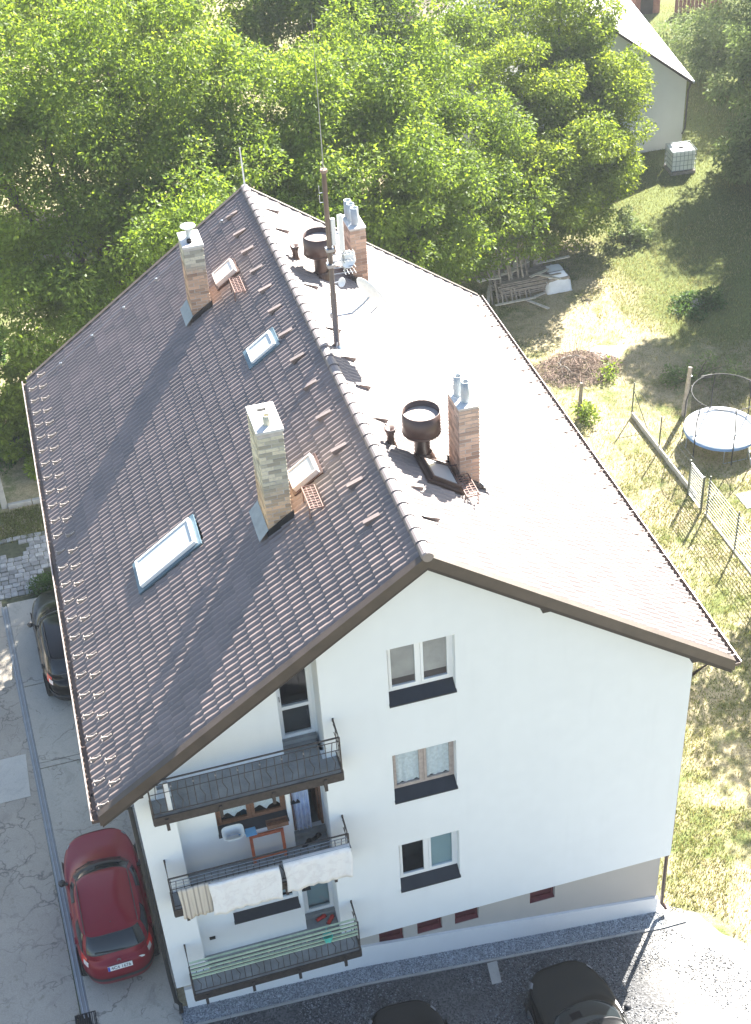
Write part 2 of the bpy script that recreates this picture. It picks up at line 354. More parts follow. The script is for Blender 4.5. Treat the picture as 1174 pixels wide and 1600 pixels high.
# stone setts
setts = tag(sheet('sett_pavement', -3.4, -.02, 14.72, 17.6, .002, M_joint), kind='structure')
sm = []
for k in range(4):
    m = MB(); w, d = .085+.012*k, .09; m.box((-w, -d, -.05), (w, d, .035)); me = m.mesh('sett', M_sett)
    bm = bmesh.new(); bm.from_mesh(me); bmesh.ops.bevel(bm, geom=bm.edges[:], offset=.016, segments=1, affect='EDGES')
    for v in bm.verts: v.co += Vector((random.uniform(-.008,.008), random.uniform(-.008,.008), random.uniform(-.004,.004)))
    bm.to_mesh(me); bm.free(); sm.append(me)
n = 0
for j in range(14):
    x = -2.9
    while x < -.75 and n < 290:
        k = random.randrange(4); w = .085+.012*k; x += w+.012
        y = 14.85+j*.2+random.uniform(-.012,.012)
        if math.sin(x*2.3+y*1.7)+math.sin(y*3.1-x) > -1.25:
            o = put('sett', sm[k], setts); o.location = (x, y, -.895+random.uniform(-.012,.008)); o.rotation_euler = (random.uniform(-.05,.05), random.uniform(-.05,.05), random.uniform(-.08,.08)); n += 1
        x += w
# front gravel band, concrete edging, parking yard
tag(sheet('gravel_strip', -.35, 11.0, -.32, .16, .0, M_gravel), kind='structure')
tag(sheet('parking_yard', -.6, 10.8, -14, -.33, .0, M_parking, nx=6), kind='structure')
tag(sheet('front_apron', -9, -.6, -14, -1.0, .0, M_slabc), kind='structure')
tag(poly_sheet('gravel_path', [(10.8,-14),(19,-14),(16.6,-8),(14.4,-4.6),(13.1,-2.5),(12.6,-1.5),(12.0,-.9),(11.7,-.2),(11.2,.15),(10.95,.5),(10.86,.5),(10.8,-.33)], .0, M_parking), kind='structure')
def vnoise(X, Y, s, seed):
    r = np.random.default_rng(seed); v = np.zeros_like(X)
    for k in range(14):
        a = r.uniform(0, 6.28); f = s*r.uniform(.5, 2.2); v += np.sin((X*math.cos(a)+Y*math.sin(a))*f+r.uniform(0, 6.28))
    return v/math.sqrt(14)
def pebbles(name, label, n, xr, yr, s, m, dz=.0, fn=None):
    X = RNG.uniform(*xr, n); Y = RNG.uniform(*yr, n)
    if fn is not None:
        k = fn(X, Y); X = X[k]; Y = Y[k]
    n = len(X); Z = np.interp(X, XB, ZB)+dz
    base = np.array([(1,0,0),(0,1,0),(-1,0,0),(0,-1,0),(0,0,.8),(0,0,-.6)], float)
    F0 = np.array([(0,1,4),(1,2,4),(2,3,4),(3,0,4),(1,0,5),(2,1,5),(3,2,5),(0,3,5)])
    S = RNG.uniform(.5, 1.4, (n,1,1))*s*RNG.uniform(.6, 1.2, (n,6,1))
    a = RNG.uniform(0, 6.28, n); ca, sa = np.cos(a), np.sin(a)
    V = base[None]*S; V = np.stack([V[...,0]*ca[:,None]-V[...,1]*sa[:,None], V[...,0]*sa[:,None]+V[...,1]*ca[:,None], V[...,2]], -1)
    V += np.stack([X, Y, Z+s*.2], -1)[:,None]
    F = F0[None]+(np.arange(n)*6)[:,None,None]
    return tag(put(name, npmesh(name, V.reshape(-1,3), F.reshape(-1,3), m)), label, 'gravel', kind='stuff')
pebbles('gravel', 'bluish grey gravel in the drip strip along the house wall', 9000, (-.3, 10.9), (-.3, .12), .02, M_stonel)
pebbles('crushed_stone', 'loose crushed stone over the parking yard before the house', 60000, (-.4, 14), (-4.2, -.36), .019, M_stone, 0, lambda X, Y: (vnoise(X, Y, 1.1, 41)+.6*vnoise(X, Y, 3.2, 42) > RNG.uniform(-1.2, 1.0, len(X))) & (X < 12.4+.8*vnoise(X, Y, 2.0, 44)) & (Y < -.4-np.clip(X-11, 0, 9)*1.3))
# concrete kerb between gravel strip and yard
kb = empty('kerb', 'thin concrete kerb between gravel strip and parking yard', 'kerb', (0, -.34, -.9))
xs = [-.3, 0, .95, 1.9, 2.85, 3.85, 4.8, 5.8, 6.8, 7.8, 8.8, 9.8, 10.8, 11.4]
for a, b in zip(xs[:-1], xs[1:]):
    m = MB(); za, zb = gz(a)+.9, gz(b)+.9
    m.add([(a,-.035,za-.06),(b-.008,-.035,zb-.06),(b-.008,.02,zb-.06),(a,.02,za-.06),(a,-.035,za+.03),(b-.008,-.035,zb+.03),(b-.008,.02,zb+.03),(a,.02,za+.03)],
          [(0,3,2,1),(4,5,6,7),(0,1,5,4),(1,2,6,5),(2,3,7,6),(3,0,4,7)]); m.build('kerb_stone', M_concrete, kb)
b = MB()
for x, y in [(6.59,-.42),(6.82,-.40),(6.74,-.95),(6.52,-.95)]: b.v.append((x, y, gz(x)+.035))
for x, y in [(6.59,-.42),(6.82,-.40),(6.74,-.95),(6.52,-.95)]: b.v.append((x, y, gz(x)-.03))
b.f = [(0,3,2,1),(4,5,6,7),(0,1,5,4),(1,2,6,5),(2,3,7,6),(3,0,4,7)]
tag(b.build('paving_slab', M_concrete), 'lone pale concrete slab in the parking yard beside the kerb', 'slab')

# ------------------------------------------------------------------ the house
W = 11.0; XR, ZR, ZE, OL, OH, RY1 = 5.567, 10.384, 6.106, .631, .446, 14.7
HB = 14.25
SLL = (ZR-ZE)/(XR+OL); SLR = (ZR-ZE)/(W+OL-XR)
def roofz(x): return ZR-SLL*(XR-x) if x < XR else ZR-SLR*(x-XR)
house = empty('apartment_house', 'white three-storey gabled house with brown tiled roof and corner balconies', 'house')
FL = [.35, 3.02, 5.69]
def holed(name, outer, holes, y, m, parent, depth=None, axis='y'):
    """wall polygon in the xz plane at y with holes; reveals run from y to y+depth"""
    loops = [[Vector((x, z, 0)) for x, z in outer]] + [[Vector((x, z, 0)) for x, z in h] for h in holes]
    tris = tessellate_polygon(loops); flat = [p for l in loops for p in l]
    b = MB(); b.v = [(p.x, y, p.y) for p in flat]
    for t in tris:
        p, q, r = (flat[i] for i in t)
        if (q-p).cross(r-p).z < 0: t = (t[0], t[2], t[1])
        b.f.append(tuple(t))
    if depth:
        for h in holes:
            n = len(h)
            for i in range(n):
                (xa, za), (xb_, zb) = h[i], h[(i+1) % n]
                b.quad((xa, y, za), (xa, y+depth, za), (xb_, y+depth, zb), (xb_, y, zb))
    return b.build(name, m, parent)
def rect(x0, x1, z0, z1): return [(x0, z0), (x1, z0), (x1, z1), (x0, z1)]
UO = .17       # wall top below tile plane
WIN = [(4.87, 6.15, 6.68, 8.05), (4.86, 6.13, 4.02, 5.31), (4.87, 6.15, 1.26, 2.67)]
top_hole = [(.45, FL[2]), (3.6, FL[2]), (3.6, roofz(3.6)-UO-.25), (.45, roofz(.45)-UO-.25)]
wall_poly = [(0, 0), (W, 0), (W, roofz(W)-UO), (XR, ZR-UO-.02), (0, roofz(0)-UO)]
holed('wall', wall_poly, [rect(a, b, c, d) for a, b, c, d in WIN]+[rect(.68, 3.54, FL[0], 2.5), rect(.68, 3.54, FL[1], 5.15), top_hole], 0, M_wall, house, .22)
b = MB()      # side and rear walls, underside
b.quad((0,HB,0),(0,0,0),(0,0,roofz(0)-UO),(0,HB,roofz(0)-UO)); b.build('wall', M_wall, house)
b = MB(); b.quad((W,0,0),(W,HB,0),(W,HB,roofz(W)-UO),(W,0,roofz(W)-UO)); b.build('wall', M_wall, house)
b = MB(); b.quad((W,HB,0),(0,HB,0),(0,HB,roofz(0)-UO),(XR,HB,ZR-UO),(W,HB,roofz(W)-UO)); b.build('wall', M_wall, house)
b = MB(); b.quad((0,0,0),(0,HB,0),(W,HB,0),(W,0,0)); b.build('wall_underside', M_wall, house)
# plinth with cellar windows
CW = [(4.36,4.90),(5.21,5.77),(6.06,6.60),(7.78,8.36)]
holed('plinth', [(.15,-.89),(3.85,-1.13),(10.8,-2.2),(10.85,-2.2),(10.85,0),(.15,0)], [rect(a,c,-.60,-.04) for a,c in CW], .15, M_plinth, house, .16)
b = MB(); b.quad((10.85,.15,-2.4),(10.85,HB-.15,-2.4),(10.85,HB-.15,0),(10.85,.15,0)); b.quad((.15,HB-.15,-1.2),(.15,.15,-1.2),(.15,.15,0),(.15,HB-.15,0)); b.quad((10.85,HB-.15,-2.4),(.15,HB-.15,-2.4),(.15,HB-.15,0),(10.85,HB-.15,0)); b.build('plinth', M_plinth, house)
b = MB()      # white band at the foot, following the sloping ground
pr = [(.14,-.27,-1.2),(3.88,-.44,-1.4),(10.865,-1.57,-2.4)]
for i in range(2):
    (xa,ta,ba),(xb_,tb,bb) = pr[i], pr[i+1]
    b.quad((xa,.09,ba),(xb_,.09,bb),(xb_,.09,tb),(xa,.09,ta)); b.quad((xa,.09,ta),(xb_,.09,tb),(xb_,.16,tb),(xa,.16,ta))
b.quad((10.865,.09,-2.4),(10.865,.3,-2.4),(10.865,.3,-1.57),(10.865,.09,-1.57)); b.quad((.14,.3,-1.2),(.14,.09,-1.2),(.14,.09,-.27),(.14,.3,-.27))
b.build('plinth_band', M_strip, house)
for a, c in CW:
    w = MB(); w.box((a,.25,-.6),(a+.05,.31,-.04)); w.box((c-.05,.25,-.6),(c,.31,-.04)); w.box((a+.051,.25,-.6),(c-.051,.31,-.55)); w.box((a+.051,.25,-.09),(c-.051,.31,-.04)); 
    o = w.build('cellar_window', M_redframe, house)
    w = MB(); w.box((a+.05,.285,-.55),(c-.05,.293,-.09)); w.build('pane', mat('oxblood_cellar_panel', (.10,.022,.028), .45), o)
    w = MB(); w.quad((a,.15,-.605),(c,.15,-.605),(c,.26,-.56),(a,.26,-.56)); w.build('sill', M_redframe, o)
# windows
def sash(parent, x0, x1, z0, z1, y, fm, t=.06, pane=M_glass, name='sash'):
    b = MB(); b.box((x0,y,z0),(x0+t,y+.05,z1)); b.box((x1-t,y,z0),(x1,y+.05,z1)); b.box((x0+t,y,z0),(x1-t,y+.05,z0+t)); b.box((x0+t,y,z1-t),(x1-t,y+.05,z1))
    o = b.build(name, fm, parent)
    b = MB(); b.box((x0+t,y+.02,z0+t),(x1-t,y+.028,z1-t)); b.build('pane', pane, parent)
    return o
def window(x0, x1, z0, z1, y, fm, n=2, t=.055, backs=None, sill=True, yo=-.045, rise=.16):
    zb = z0+rise if sill else z0
    b = MB(); b.box((x0,y,zb),(x0+t,y+.07,z1)); b.box((x1-t,y,zb),(x1,y+.07,z1)); b.box((x0+t,y,zb),(x1-t,y+.07,zb+t)); b.box((x0+t,y,z1-t),(x1-t,y+.07,z1))
    for i in range(1, n):
        xm = x0+(x1-x0)*i/n; b.box((xm-t*.5,y,zb+t),(xm+t*.5,y+.07,z1-t))
    o = b.build('window', fm, house)
    for i in range(n):
        a = x0+(x1-x0)*i/n+(t if i == 0 else t*.5); c = x0+(x1-x0)*(i+1)/n-(t if i == n-1 else t*.5)
        sash(o, a+.003, c-.003, zb+t+.003, z1-t-.003, y-.012, fm, .05)
    b = MB(); b.box((x0-.3,y+.5,zb-.6),(x1+.3,y+.52,z1+.3)); b.quad((x0-.3,y+.09,zb-.02),(x1+.3,y+.09,zb-.02),(x1+.3,y+.5,zb-.02),(x0-.3,y+.5,zb-.02)); b.build('room_back', M_dark, o)
    if sill:
        b = MB(); b.add([(x0+.002,y+.02,zb-.002),(x1-.002,y+.02,zb-.002),(x1+.01,yo,z0-.02),(x0-.01,yo,z0-.02),(x0-.01,yo,z0-.05),(x1+.01,yo,z0-.05)], [(3,2,1,0),(4,5,2,3)]); b.build('sill', M_sill, o)
    return o
def curtain(parent, x0, x1, z0, z1, y, m, amp=.025, waves=9, name='curtain', hem=0):
    nx, nz = 40, 6; b = MB()
    for j in range(nz+1):
        for i in range(nx+1):
            u = i/nx; h = hem*abs(math.sin(u*math.pi*waves*.5)) if j == 0 else 0
            b.v.append((x0+(x1-x0)*u, y+amp*math.sin(u*waves*6.28)*(1.1-.6*j/nz), z0+h+(z1-z0-h)*j/nz))
    for j in range(nz):
        for i in range(nx): b.f.append((j*(nx+1)+i, j*(nx+1)+i+1, (j+1)*(nx+1)+i+1, (j+1)*(nx+1)+i))
    return b.build(name, m, parent, True)
a, c, z0, z1 = WIN[0]; w = window(a, c, z0, z1, .17, M_pvc)
b = MB(); b.quad((a+.05,.215,z0+.42),(c-.05,.215,z0+.42),(c-.05,.215,z1),(a+.05,.215,z1)); b.build('blind', M_beige, w)  # blind colour paints the yard's beige reflection into this window
a, c, z0, z1 = WIN[1]; w = window(a, c, z0, z1, .17, mat('pale_greyed_wood_frame', (.40,.34,.31), .6, 0, .2, 14), t=.045)
curtain(w, a+.05, a+.62, z0+.2, z1, .207, M_curt, .012, 4, hem=.08); curtain(w, c-.62, c-.05, z0+.2, z1, .207, M_curt, .012, 4, hem=.08)
a, c, z0, z1 = WIN[2]; w = window(a, c, z0, z1, .17, M_pvc)
b = MB(); b.quad(((a+c)/2+.03,.215,z0+.2),(c-.05,.215,z0+.2),(c-.05,.215,z1),((a+c)/2+.03,.215,z1)); b.build('blind', M_blind, w)
# loggias
YB, YN, XN = .33, .63, 2.87
LW = [None, (1.42, 2.79, 3.93, 4.98), (1.42, 2.79, 1.22, 2.32)]
b_out = [(.2, FL[0]-.1), (XN, FL[0]-.1), (XN, roofz(XN)-.35), (.2, roofz(.2)-.35)]
holed('loggia_wall', b_out, [rect(*LW[1]), rect(*LW[2])], YB, M_wall, house, .2)
DO = [(2.95, 3.53, FL[0]+.12, 2.4), (2.92, 3.53, FL[1]+.12, 5.12), (2.92, 3.55, FL[2]+.1, 7.75)]
holed('loggia_wall', [(XN, FL[0]-.1), (3.75, FL[0]-.1), (3.75, roofz(3.3)-.45), (XN, roofz(XN)-.45)], [rect(*d) for d in DO], YN, M_wall, house, .1)
b = MB(); b.quad((XN,YB,FL[0]),(XN,YN,FL[0]),(XN,YN,8.1),(XN,YB,8.1)); b.build('loggia_wall', M_wall, house)
b = MB(); b.quad((3.605,YN,FL[0]),(3.605,.21,FL[0]),(3.605,.21,8.6),(3.605,YN,8.6)); b.quad((3.545,.22,.3),(3.545,YN,.3),(3.545,YN,5.2),(3.545,.22,5.2)); b.build('loggia_wall', M_wall, house)
b = MB(); b.quad((.675,.2,.3),(.675,YB,.3),(.675,YB,5.2),(.675,.2,5.2)); b.quad((.445,.2,5.6),(.445,YB,5.6),(.445,YB,6.6),(.445,.2,6.6)); b.build('loggia_wall', M_wall, house)
for z in (2.5, 5.15):
    b = MB(); b.box((.6,.005,z+.001),(3.7,.9,z+.1)); b.build('loggia_ceiling', M_wall, house)
a, c, z0, z1 = LW[1]; w = window(a, c, z0, z1, YB+.12, M_woodframe, 2, .05, yo=YB-.05, rise=.12); curtain(w, a+.05, c-.05, z0+.22, z1, YB+.17, M_curt, .012, 8, hem=.14)
a, c, z0, z1 = LW[2]; w = window(a, c, z0, z1, YB+.12, M_pvc, 2, .05, yo=YB-.05, rise=.12); b = MB(); b.quad((a,YB+.24,z0+.2),(c,YB+.24,z0+.2),(c,YB+.24,z1),(a,YB+.24,z1)); b.build('blind', M_blind, w)
def balcony_door(d, fm, y, split, lower, upper):
    x0, x1, z0, z1 = d
    b = MB(); t = .06; b.box((x0,y,z0),(x0+t,y+.06,z1)); b.box((x1-t,y,z0),(x1,y+.06,z1)); b.box((x0+t,y,z0),(x1-t,y+.06,z0+t)); b.box((x0+t,y,z1-t),(x1-t,y+.06,z1)); b.box((x0+t,y,split-.04),(x1-t,y+.06,split+.04))
    o = b.build('door', fm, house)
    b = MB(); b.box((x0+t,y+.02,z0+t),(x1-t,y+.03,split-.04)); b.build('pane', M_glass, o); b = MB(); b.box((x0+t,y+.02,split+.04),(x1-t,y+.03,z1-t)); b.build('pane', M_glass, o)
    b = MB(); b.quad((x0,y+.12,z0),(x1,y+.12,z0),(x1,y+.12,split),(x0,y+.12,split)); b.build('lower_panel', lower, o)
    if upper: b = MB(); b.quad((x0,y+.12,split),(x1,y+.12,split),(x1,y+.12,z1),(x0,y+.12,z1)); b.build('upper_panel', upper, o)
    b = MB(); b.box((x0-.05,y-.1,z0-.12),(x1+.02,y+.02,z0-.005)); b.build('threshold', M_slab, o)
    b = MB(); b.box((x0+.02,y-.03,(z0+z1)/2),(x0+.04,y-.001,(z0+z1)/2+.1)); b.build('handle', M_galv, o)
    return o
balcony_door(DO[2], M_pvc, YN+.02, 6.55, M_dark, None)
balcony_door(DO[0], M_pvc, YN+.02, 1.75, M_blind, M_blind)
x0, x1, z0, z1 = DO[1]      # open brown door with a long curtain
b = MB(); t = .05; b.box((x0,YN+.01,z0),(x0+t,YN+.08,z1)); b.box((x1-t,YN+.01,z0),(x1,YN+.08,z1)); b.box((x0+t,YN+.01,z1-t),(x1-t,YN+.08,z1)); dd = b.build('door', M_woodframe, house)
curtain(dd, x0+.03, x0+.36, z0+.03, z1-.05, YN-.01, M_bluecurt, .035, 4)
b = MB(); b.box((x1-.09,YN+.1,z0+.02),(x1-.05,YN+.7,z1-.05)); b.build('door_leaf', M_woodframe, dd)
b = MB(); b.box((x0-.05,YN-.1,z0-.12),(x1+.02,YN+.9,z0-.005)); b.build('threshold', M_slab, dd)
b = MB(); b.quad((2,1.7,2.9),(4.4,1.7,2.9),(4.4,1.7,5.3),(2,1.7,5.3)); b.build('room_back', M_dark, dd)
# balconies
def balcony(zf, ztop, x0, x1, yo, slats=False, rack=False):
    b = MB(); b.box((x0,yo,zf-.16),(x1,-.003,zf)); o = b.build('balcony', M_slab, house)
    b = MB(); b.box((x0+.39,-.002,zf-.1),(x1-.26,YN,zf+.001)); b.build('floor', M_slab, o)
    b = MB(); b.box((x0-.02,yo-.03,zf-.17),(x1+.02,yo-.002,zf+.035)); b.box((x0-.03,yo-.002,zf-.17),(x0-.002,-.005,zf+.035)); b.box((x1+.002,yo-.002,zf-.17),(x1+.03,-.005,zf+.035)); b.build('edge_channel', M_rail, o)
    for k in range(4):
        x = x0+.22+(x1-x0-.55)*k/3; b = MB(); b.box((x-.03,yo-.06,zf-.32),(x+.03,yo-.031,zf-.02)); b.box((x-.025,yo-.03,zf-.30),(x+.025,-.005,zf-.172)); b.build('bracket', M_rail, o)
    for zz, r in ((ztop, .018), (ztop-.10, .009), (ztop-.32, .008), (zf+.12, .011)):
        b = MB(); b.tube([(x0,-.005,zz),(x0,yo,zz),(x1,yo,zz),(x1,-.005,zz)], r, 6); b.build('rail', M_rail, o)
    for x in (x0, x1):
        b = MB(); b.tube([(x,yo,zf-.1),(x,yo,ztop)], .017, 6); b.build('post', M_rail, o)
        b = MB(); b.tube([(x,-.012,ztop-.03),(x,-.012,ztop+.05)], .02, 6); b.build('wall_anchor', M_rail, o)
        for y in (yo*.33, yo*.66):
            b = MB(); b.tube([(x,y,zf+.12),(x,y,ztop)], .008, 5); b.build('baluster', M_rail, o)
    n = 26
    for k in range(1, n):
        x = x0+(x1-x0)*k/n; b = MB()
        if k % 3 == 1: b.tube([(x,yo,zf+.12),(x+.035,yo,zf+.32),(x-.035,yo,zf+.52),(x,yo,ztop-.1)], .008, 5)
        else: b.tube([(x,yo,zf+.12),(x,yo,ztop-.1)], .008, 5)
        b.build('baluster', M_rail, o)
        if k % 3 == 0:
            b = MB(); b.lathe([(.0,-.03),(.022,0),(0,.03)], (x,yo,ztop-.2), 6); b.build('rosette', M_guard, o)
    if slats:
        for k, (dy, zz) in enumerate(((-.03, ztop+.02), (-.07, ztop-.05), (-.085, ztop-.16), (-.085, ztop-.27), (.07, ztop+.02))):
            b = MB(); b.box((x0+.02,yo+dy-.018,zz-.011),(x1-.03,yo+dy+.018,zz+.011)); b.build('slat', M_greens, o)
    if rack:
        for k in range(4):
            b = MB(); b.tube([(x0+.05,yo-.06-.075*k,ztop-.02),(x1-.02,yo-.06-.075*k,ztop-.02)], .006, 5); b.build('drying_line', M_galv, o)
        for x in (x0+.03, x1-.03):
            b = MB(); b.tube([(x,yo,ztop-.02),(x,yo-.33,ztop-.02),(x,yo,ztop-.35)], .01, 5); b.build('rack_arm', M_rail, o)
    return o
balcony(FL[2], 6.64, .30, 3.79, -.45)
balcony(FL[1], 3.97, .31, 3.79, -.44, rack=True)
balcony(FL[0], 1.31, .34, 3.80, -.52, slats=True)
b = MB(); b.box((.58,-.40,5.74),(.66,-.36,6.5)); b.build('pipe_sleeve', M_pvc, house)
b = MB(); b.box((.86,YB-.02,.85),(.98,YB-.002,.93)); b.build('socket', M_black, house)
# purlin ends
for x in (7.77, 10.86, .12):
    b = MB(); z = roofz(x)-.24; b.box((x-.08,-.34,z-.2),(x+.08,-.002,z)); b.build('purlin_end', M_fascia2, house)

# ---- roof
def slope_frame(side):
    if side == 'L':
        a = math.atan(SLL); v = Vector((math.cos(a), 0, math.sin(a))); u = Vector((0, -1, 0)); o = Vector((-OL, RY1, ZE)); ln = math.hypot(XR+OL, ZR-ZE)
    else:
        a = math.atan(SLR); v = Vector((-math.cos(a), 0, math.sin(a))); u = Vector((0, 1, 0)); o = Vector((W+OL, -OH, ZE)); ln = math.hypot(W+OL-XR, ZR-ZE)
    n = u.cross(v)
    return Matrix(((u.x,v.x,n.x,o.x),(u.y,v.y,n.y,o.y),(u.z,v.z,n.z,o.z),(0,0,0,1))), ln
ML, LL = slope_frame('L'); MR, LR = slope_frame('R')
RLEN = RY1+OH
b = MB()
b.add([(-OL+.05,-OH+.02,ZE-.085),(XR,-OH+.02,ZR-.075),(W+OL-.05,-OH+.02,ZE-.085),(-OL+.05,RY1-.02,ZE-.085),(XR,RY1-.02,ZR-.075),(W+OL-.05,RY1-.02,ZE-.085),
       (-OL+.05,-OH+.02,ZE-.2),(XR,-OH+.02,ZR-.2),(W+OL-.05,-OH+.02,ZE-.2),(-OL+.05,RY1-.02,ZE-.2),(XR,RY1-.02,ZR-.2),(W+OL-.05,RY1-.02,ZE-.2)],
      [(0,1,4,3),(1,2,5,4),(6,9,10,7),(7,10,11,8),(0,3,9,6),(2,8,11,5),(0,6,7,1),(1,7,8,2),(3,4,10,9),(4,5,11,10)])
roof = b.build('roof', M_deck, house)
TW = RLEN/53.0; NC = 23
def tile_mesh(w, ex):
    b = MB(); prof = []
    for i in range(19):
        t = i/18; ph = (t*2) % 1.0
        h = .034*(.5-.5*math.cos(2*math.pi*ph))**.85
        prof.append((t*w, h))
    prof[-1] = (w, .0)
    n = len(prof); L_ = ex*1.12
    for (x, h) in prof: b.v.append((x, 0, h-.006))
    for (x, h) in prof: b.v.append((x, L_, h-.036))
    for (x, h) in prof: b.v.append((x, .004, h-.046))
    for i in range(n-1):
        b.f.append((i, i+1, n+i+1, n+i)); b.f.append((2*n+i, 2*n+i+1, i+1, i))
    b.f.append((0, n, 2*n)); b.f.append((n-1, 3*n-1, 2*n-1))
    return b
def in_gap(side, u, v):       # openings in the tile field: roof windows, hatches, chimneys
    M = ML if side == 'L' else MR; p = M @ Vector((u, v, 0))
    for s_, x0, x1, y0, y1 in GAPS:
        if s_ == side and x0 < p.x < x1 and y0 < p.y < y1: return True
    return False
GAPS = [('L',3.5,3.85,2.9,3.6),('L',3.55,3.9,11.2,11.8),('R',7.25,7.55,2.9,3.4),('R',7.45,7.7,11.4,12.05),('L',1.1,2.2,4.15,4.75),('L',4.35,4.75,7.98,8.35),('L',4.25,4.55,3.4,3.75),('L',4.35,4.6,11.6,11.95),('R',6.6,6.9,2.5,3.0)]
cm = Matrix.LocRotScale(cam.location, cam.rotation_euler, None).inverted()
def depth_px(p): q = cm @ p; return -q.z
tiles = []
for side, M, ln in (('L', ML, LL), ('R', MR, LR)):
    ex = ln/NC; tb = tile_mesh(TW, ex)
    for j in range(NC):
        for i in range(53):
            if in_gap(side, (i+.5)*TW, (j+.5)*ex): continue
            c = M @ Vector(((i+.5)*TW, (j+.5)*ex, 0)); d = c-cam.location
            nrm = M.to_3x3() @ Vector((0,0,1)); area = abs(nrm.dot(d.normalized()))/d.length**2
            tiles.append((area*(1.0 if side == 'L' else .9), side, i, j))
tiles.sort(reverse=True); near = set(t[1:] for t in tiles[:300])
for side, M, ln in (('L', ML, LL), ('R', MR, LR)):
    ex = ln/NC; tb = tile_mesh(TW, ex); tm = tb.mesh('tile', M_tile); V0 = np.array(tb.v); big = MB()
    q3 = M.to_3x3()
    for (_, s_, i, j) in tiles:
        if s_ != side: continue
        jit = Vector((random.uniform(-.003,.003), random.uniform(-.008,.008), random.uniform(0,.004)))
        T = M @ Matrix.Translation(Vector((i*TW, j*ex, 0))+jit) @ Matrix.Rotation(random.uniform(-.006,.006), 4, 'Z')
        if (s_, i, j) in near:
            o = put('tile', tm, roof); o.matrix_local = T
        else:
            A = np.array(T); P = V0 @ A[:3,:3].T + A[:3,3]; big.add([tuple(p) for p in P], tb.f)
    o = big.build('tile_field', M_tile, roof); o['kind'] = 'stuff'
# ridge tiles
rm_ = MB(); n = 9
for k in range(n):
    a = math.pi*(-.08+1.16*k/(n-1)); rm_.v.append((.112*math.cos(a), 0, .085*math.sin(a)+.012))
for k in range(n):
    a = math.pi*(-.08+1.16*k/(n-1)); rm_.v.append((.098*math.cos(a), .42, .072*math.sin(a)))
for k in range(n): 
    a = math.pi*(-.08+1.16*k/(n-1)); rm_.v.append((.098*math.cos(a), .002, .072*math.sin(a)))
for k in range(n-1): rm_.f.append((k+1, k, n+k, n+k+1)); rm_.f.append((k, k+1, 2*n+k+1, 2*n+k))
rme = rm_.mesh('ridge_tile', M_ridge, False)
N = 41
for k in range(N):
    o = put('ridge_tile', rme, roof); o.location = (XR, -OH-.02+k*(RLEN-.02)/N, ZR-.02); o.rotation_euler = (random.uniform(-.006,.006), random.uniform(-.03,.03), 0)
b = MB(); b.lathe([(0,-.03),(.095,-.03),(.108,0),(.095,.0),(0,.0)], (XR,-OH-.015,ZR+.0), 14, (0,1,0)); b.build('ridge_end_cap', M_ridge, roof)
# barge boards along both verges, soffit, gutters
for yv, sg in ((-OH, -1), (RY1, 1)):
    for side, M in (('L', ML), ('R', MR)):
        xa = -OL if side == 'L' else W+OL
        for (h0, h1, y0, y1, mm, nm) in ((.03, -.23, 0, .03, M_fascia, 'barge_board'), (-.235, -.33, -.05, -.02, M_fascia2, 'soffit_board')):
            b = MB(); ya, yb_ = sorted((yv+sg*y0, yv+sg*y1))
            e = -.03 if nm == 'soffit_board' else 0
            b.add([(x, y, z) for y in (ya, yb_) for (x, z) in ((xa-e*(1 if side=='L' else -1), ZE+h1), (xa-e*(1 if side=='L' else -1), ZE+h0), (XR, ZR+h0), (XR, ZR+h1))],
                  [(0,1,2,3),(7,6,5,4),(0,4,5,1),(1,5,6,2),(2,6,7,3),(3,7,4,0)])
            b.build(nm, mm, roof)
        b = MB(); b.add([(xa, yv+sg*.045, ZE+.035), (XR, yv+sg*.045, ZR+.035), (XR, yv-sg*.09, ZR+.045), (xa, yv-sg*.09, ZE+.045)], [(0,1,2,3)]); b.build('verge_trim', M_fascia, roof)
for xa, sg in ((-OL, -1), (W+OL, 1)):
    b = MB(); cx, cz, n = xa+sg*.055, ZE-.05, 8
    for y in (-OH-.02, RY1+.02):
        for k in range(n+1):
            a = math.pi+math.pi*k/n; b.v.append((cx+.075*math.cos(a), y, cz+.075*math.sin(a)))
    for k in range(n): b.f.append((k, k+1, n+2+k, n+1+k))
    g_ = b.build('gutter', M_gutter, roof)
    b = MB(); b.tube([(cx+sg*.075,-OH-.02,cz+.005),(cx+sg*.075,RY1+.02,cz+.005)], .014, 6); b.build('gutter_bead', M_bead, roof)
    for k in range(19):
        y = -OH+.2+k*.8; b = MB(); b.box((cx-.08,y-.012,cz+.004),(cx+.08,y+.012,cz+.012)); b.build('gutter_strap', M_gutter, roof)
    b = MB(); b.box((cx-.076,-OH-.026,cz-.075),(cx+.076,-OH-.022,cz+.0)); b.build('gutter_end', M_gutter, roof)
b = MB(); b.tube([(W+OL+.05,.05,ZE-.12),(W+OL+.05,.05,ZE-.25),(W+.02,.12,ZE-.75),(W+.02,.1,.4),(W-.03,.1,-.2),(W-.03,.1,-1.80),(W+.07,.02,-1.95)], .045, 10); b.build('downpipe', M_brownsheet, house, True)
b = MB(); b.tube([(-OL-.05,.2,ZE-.12),(-OL-.05,.2,ZE-.3),(-.09,.25,ZE-.75),(-.09,.12,.3),(-.07,.12,-.6),(.0,.14,-.78),(-.02,-.02,-.86)], .045, 10); b.build('downpipe', M_black, house, True)
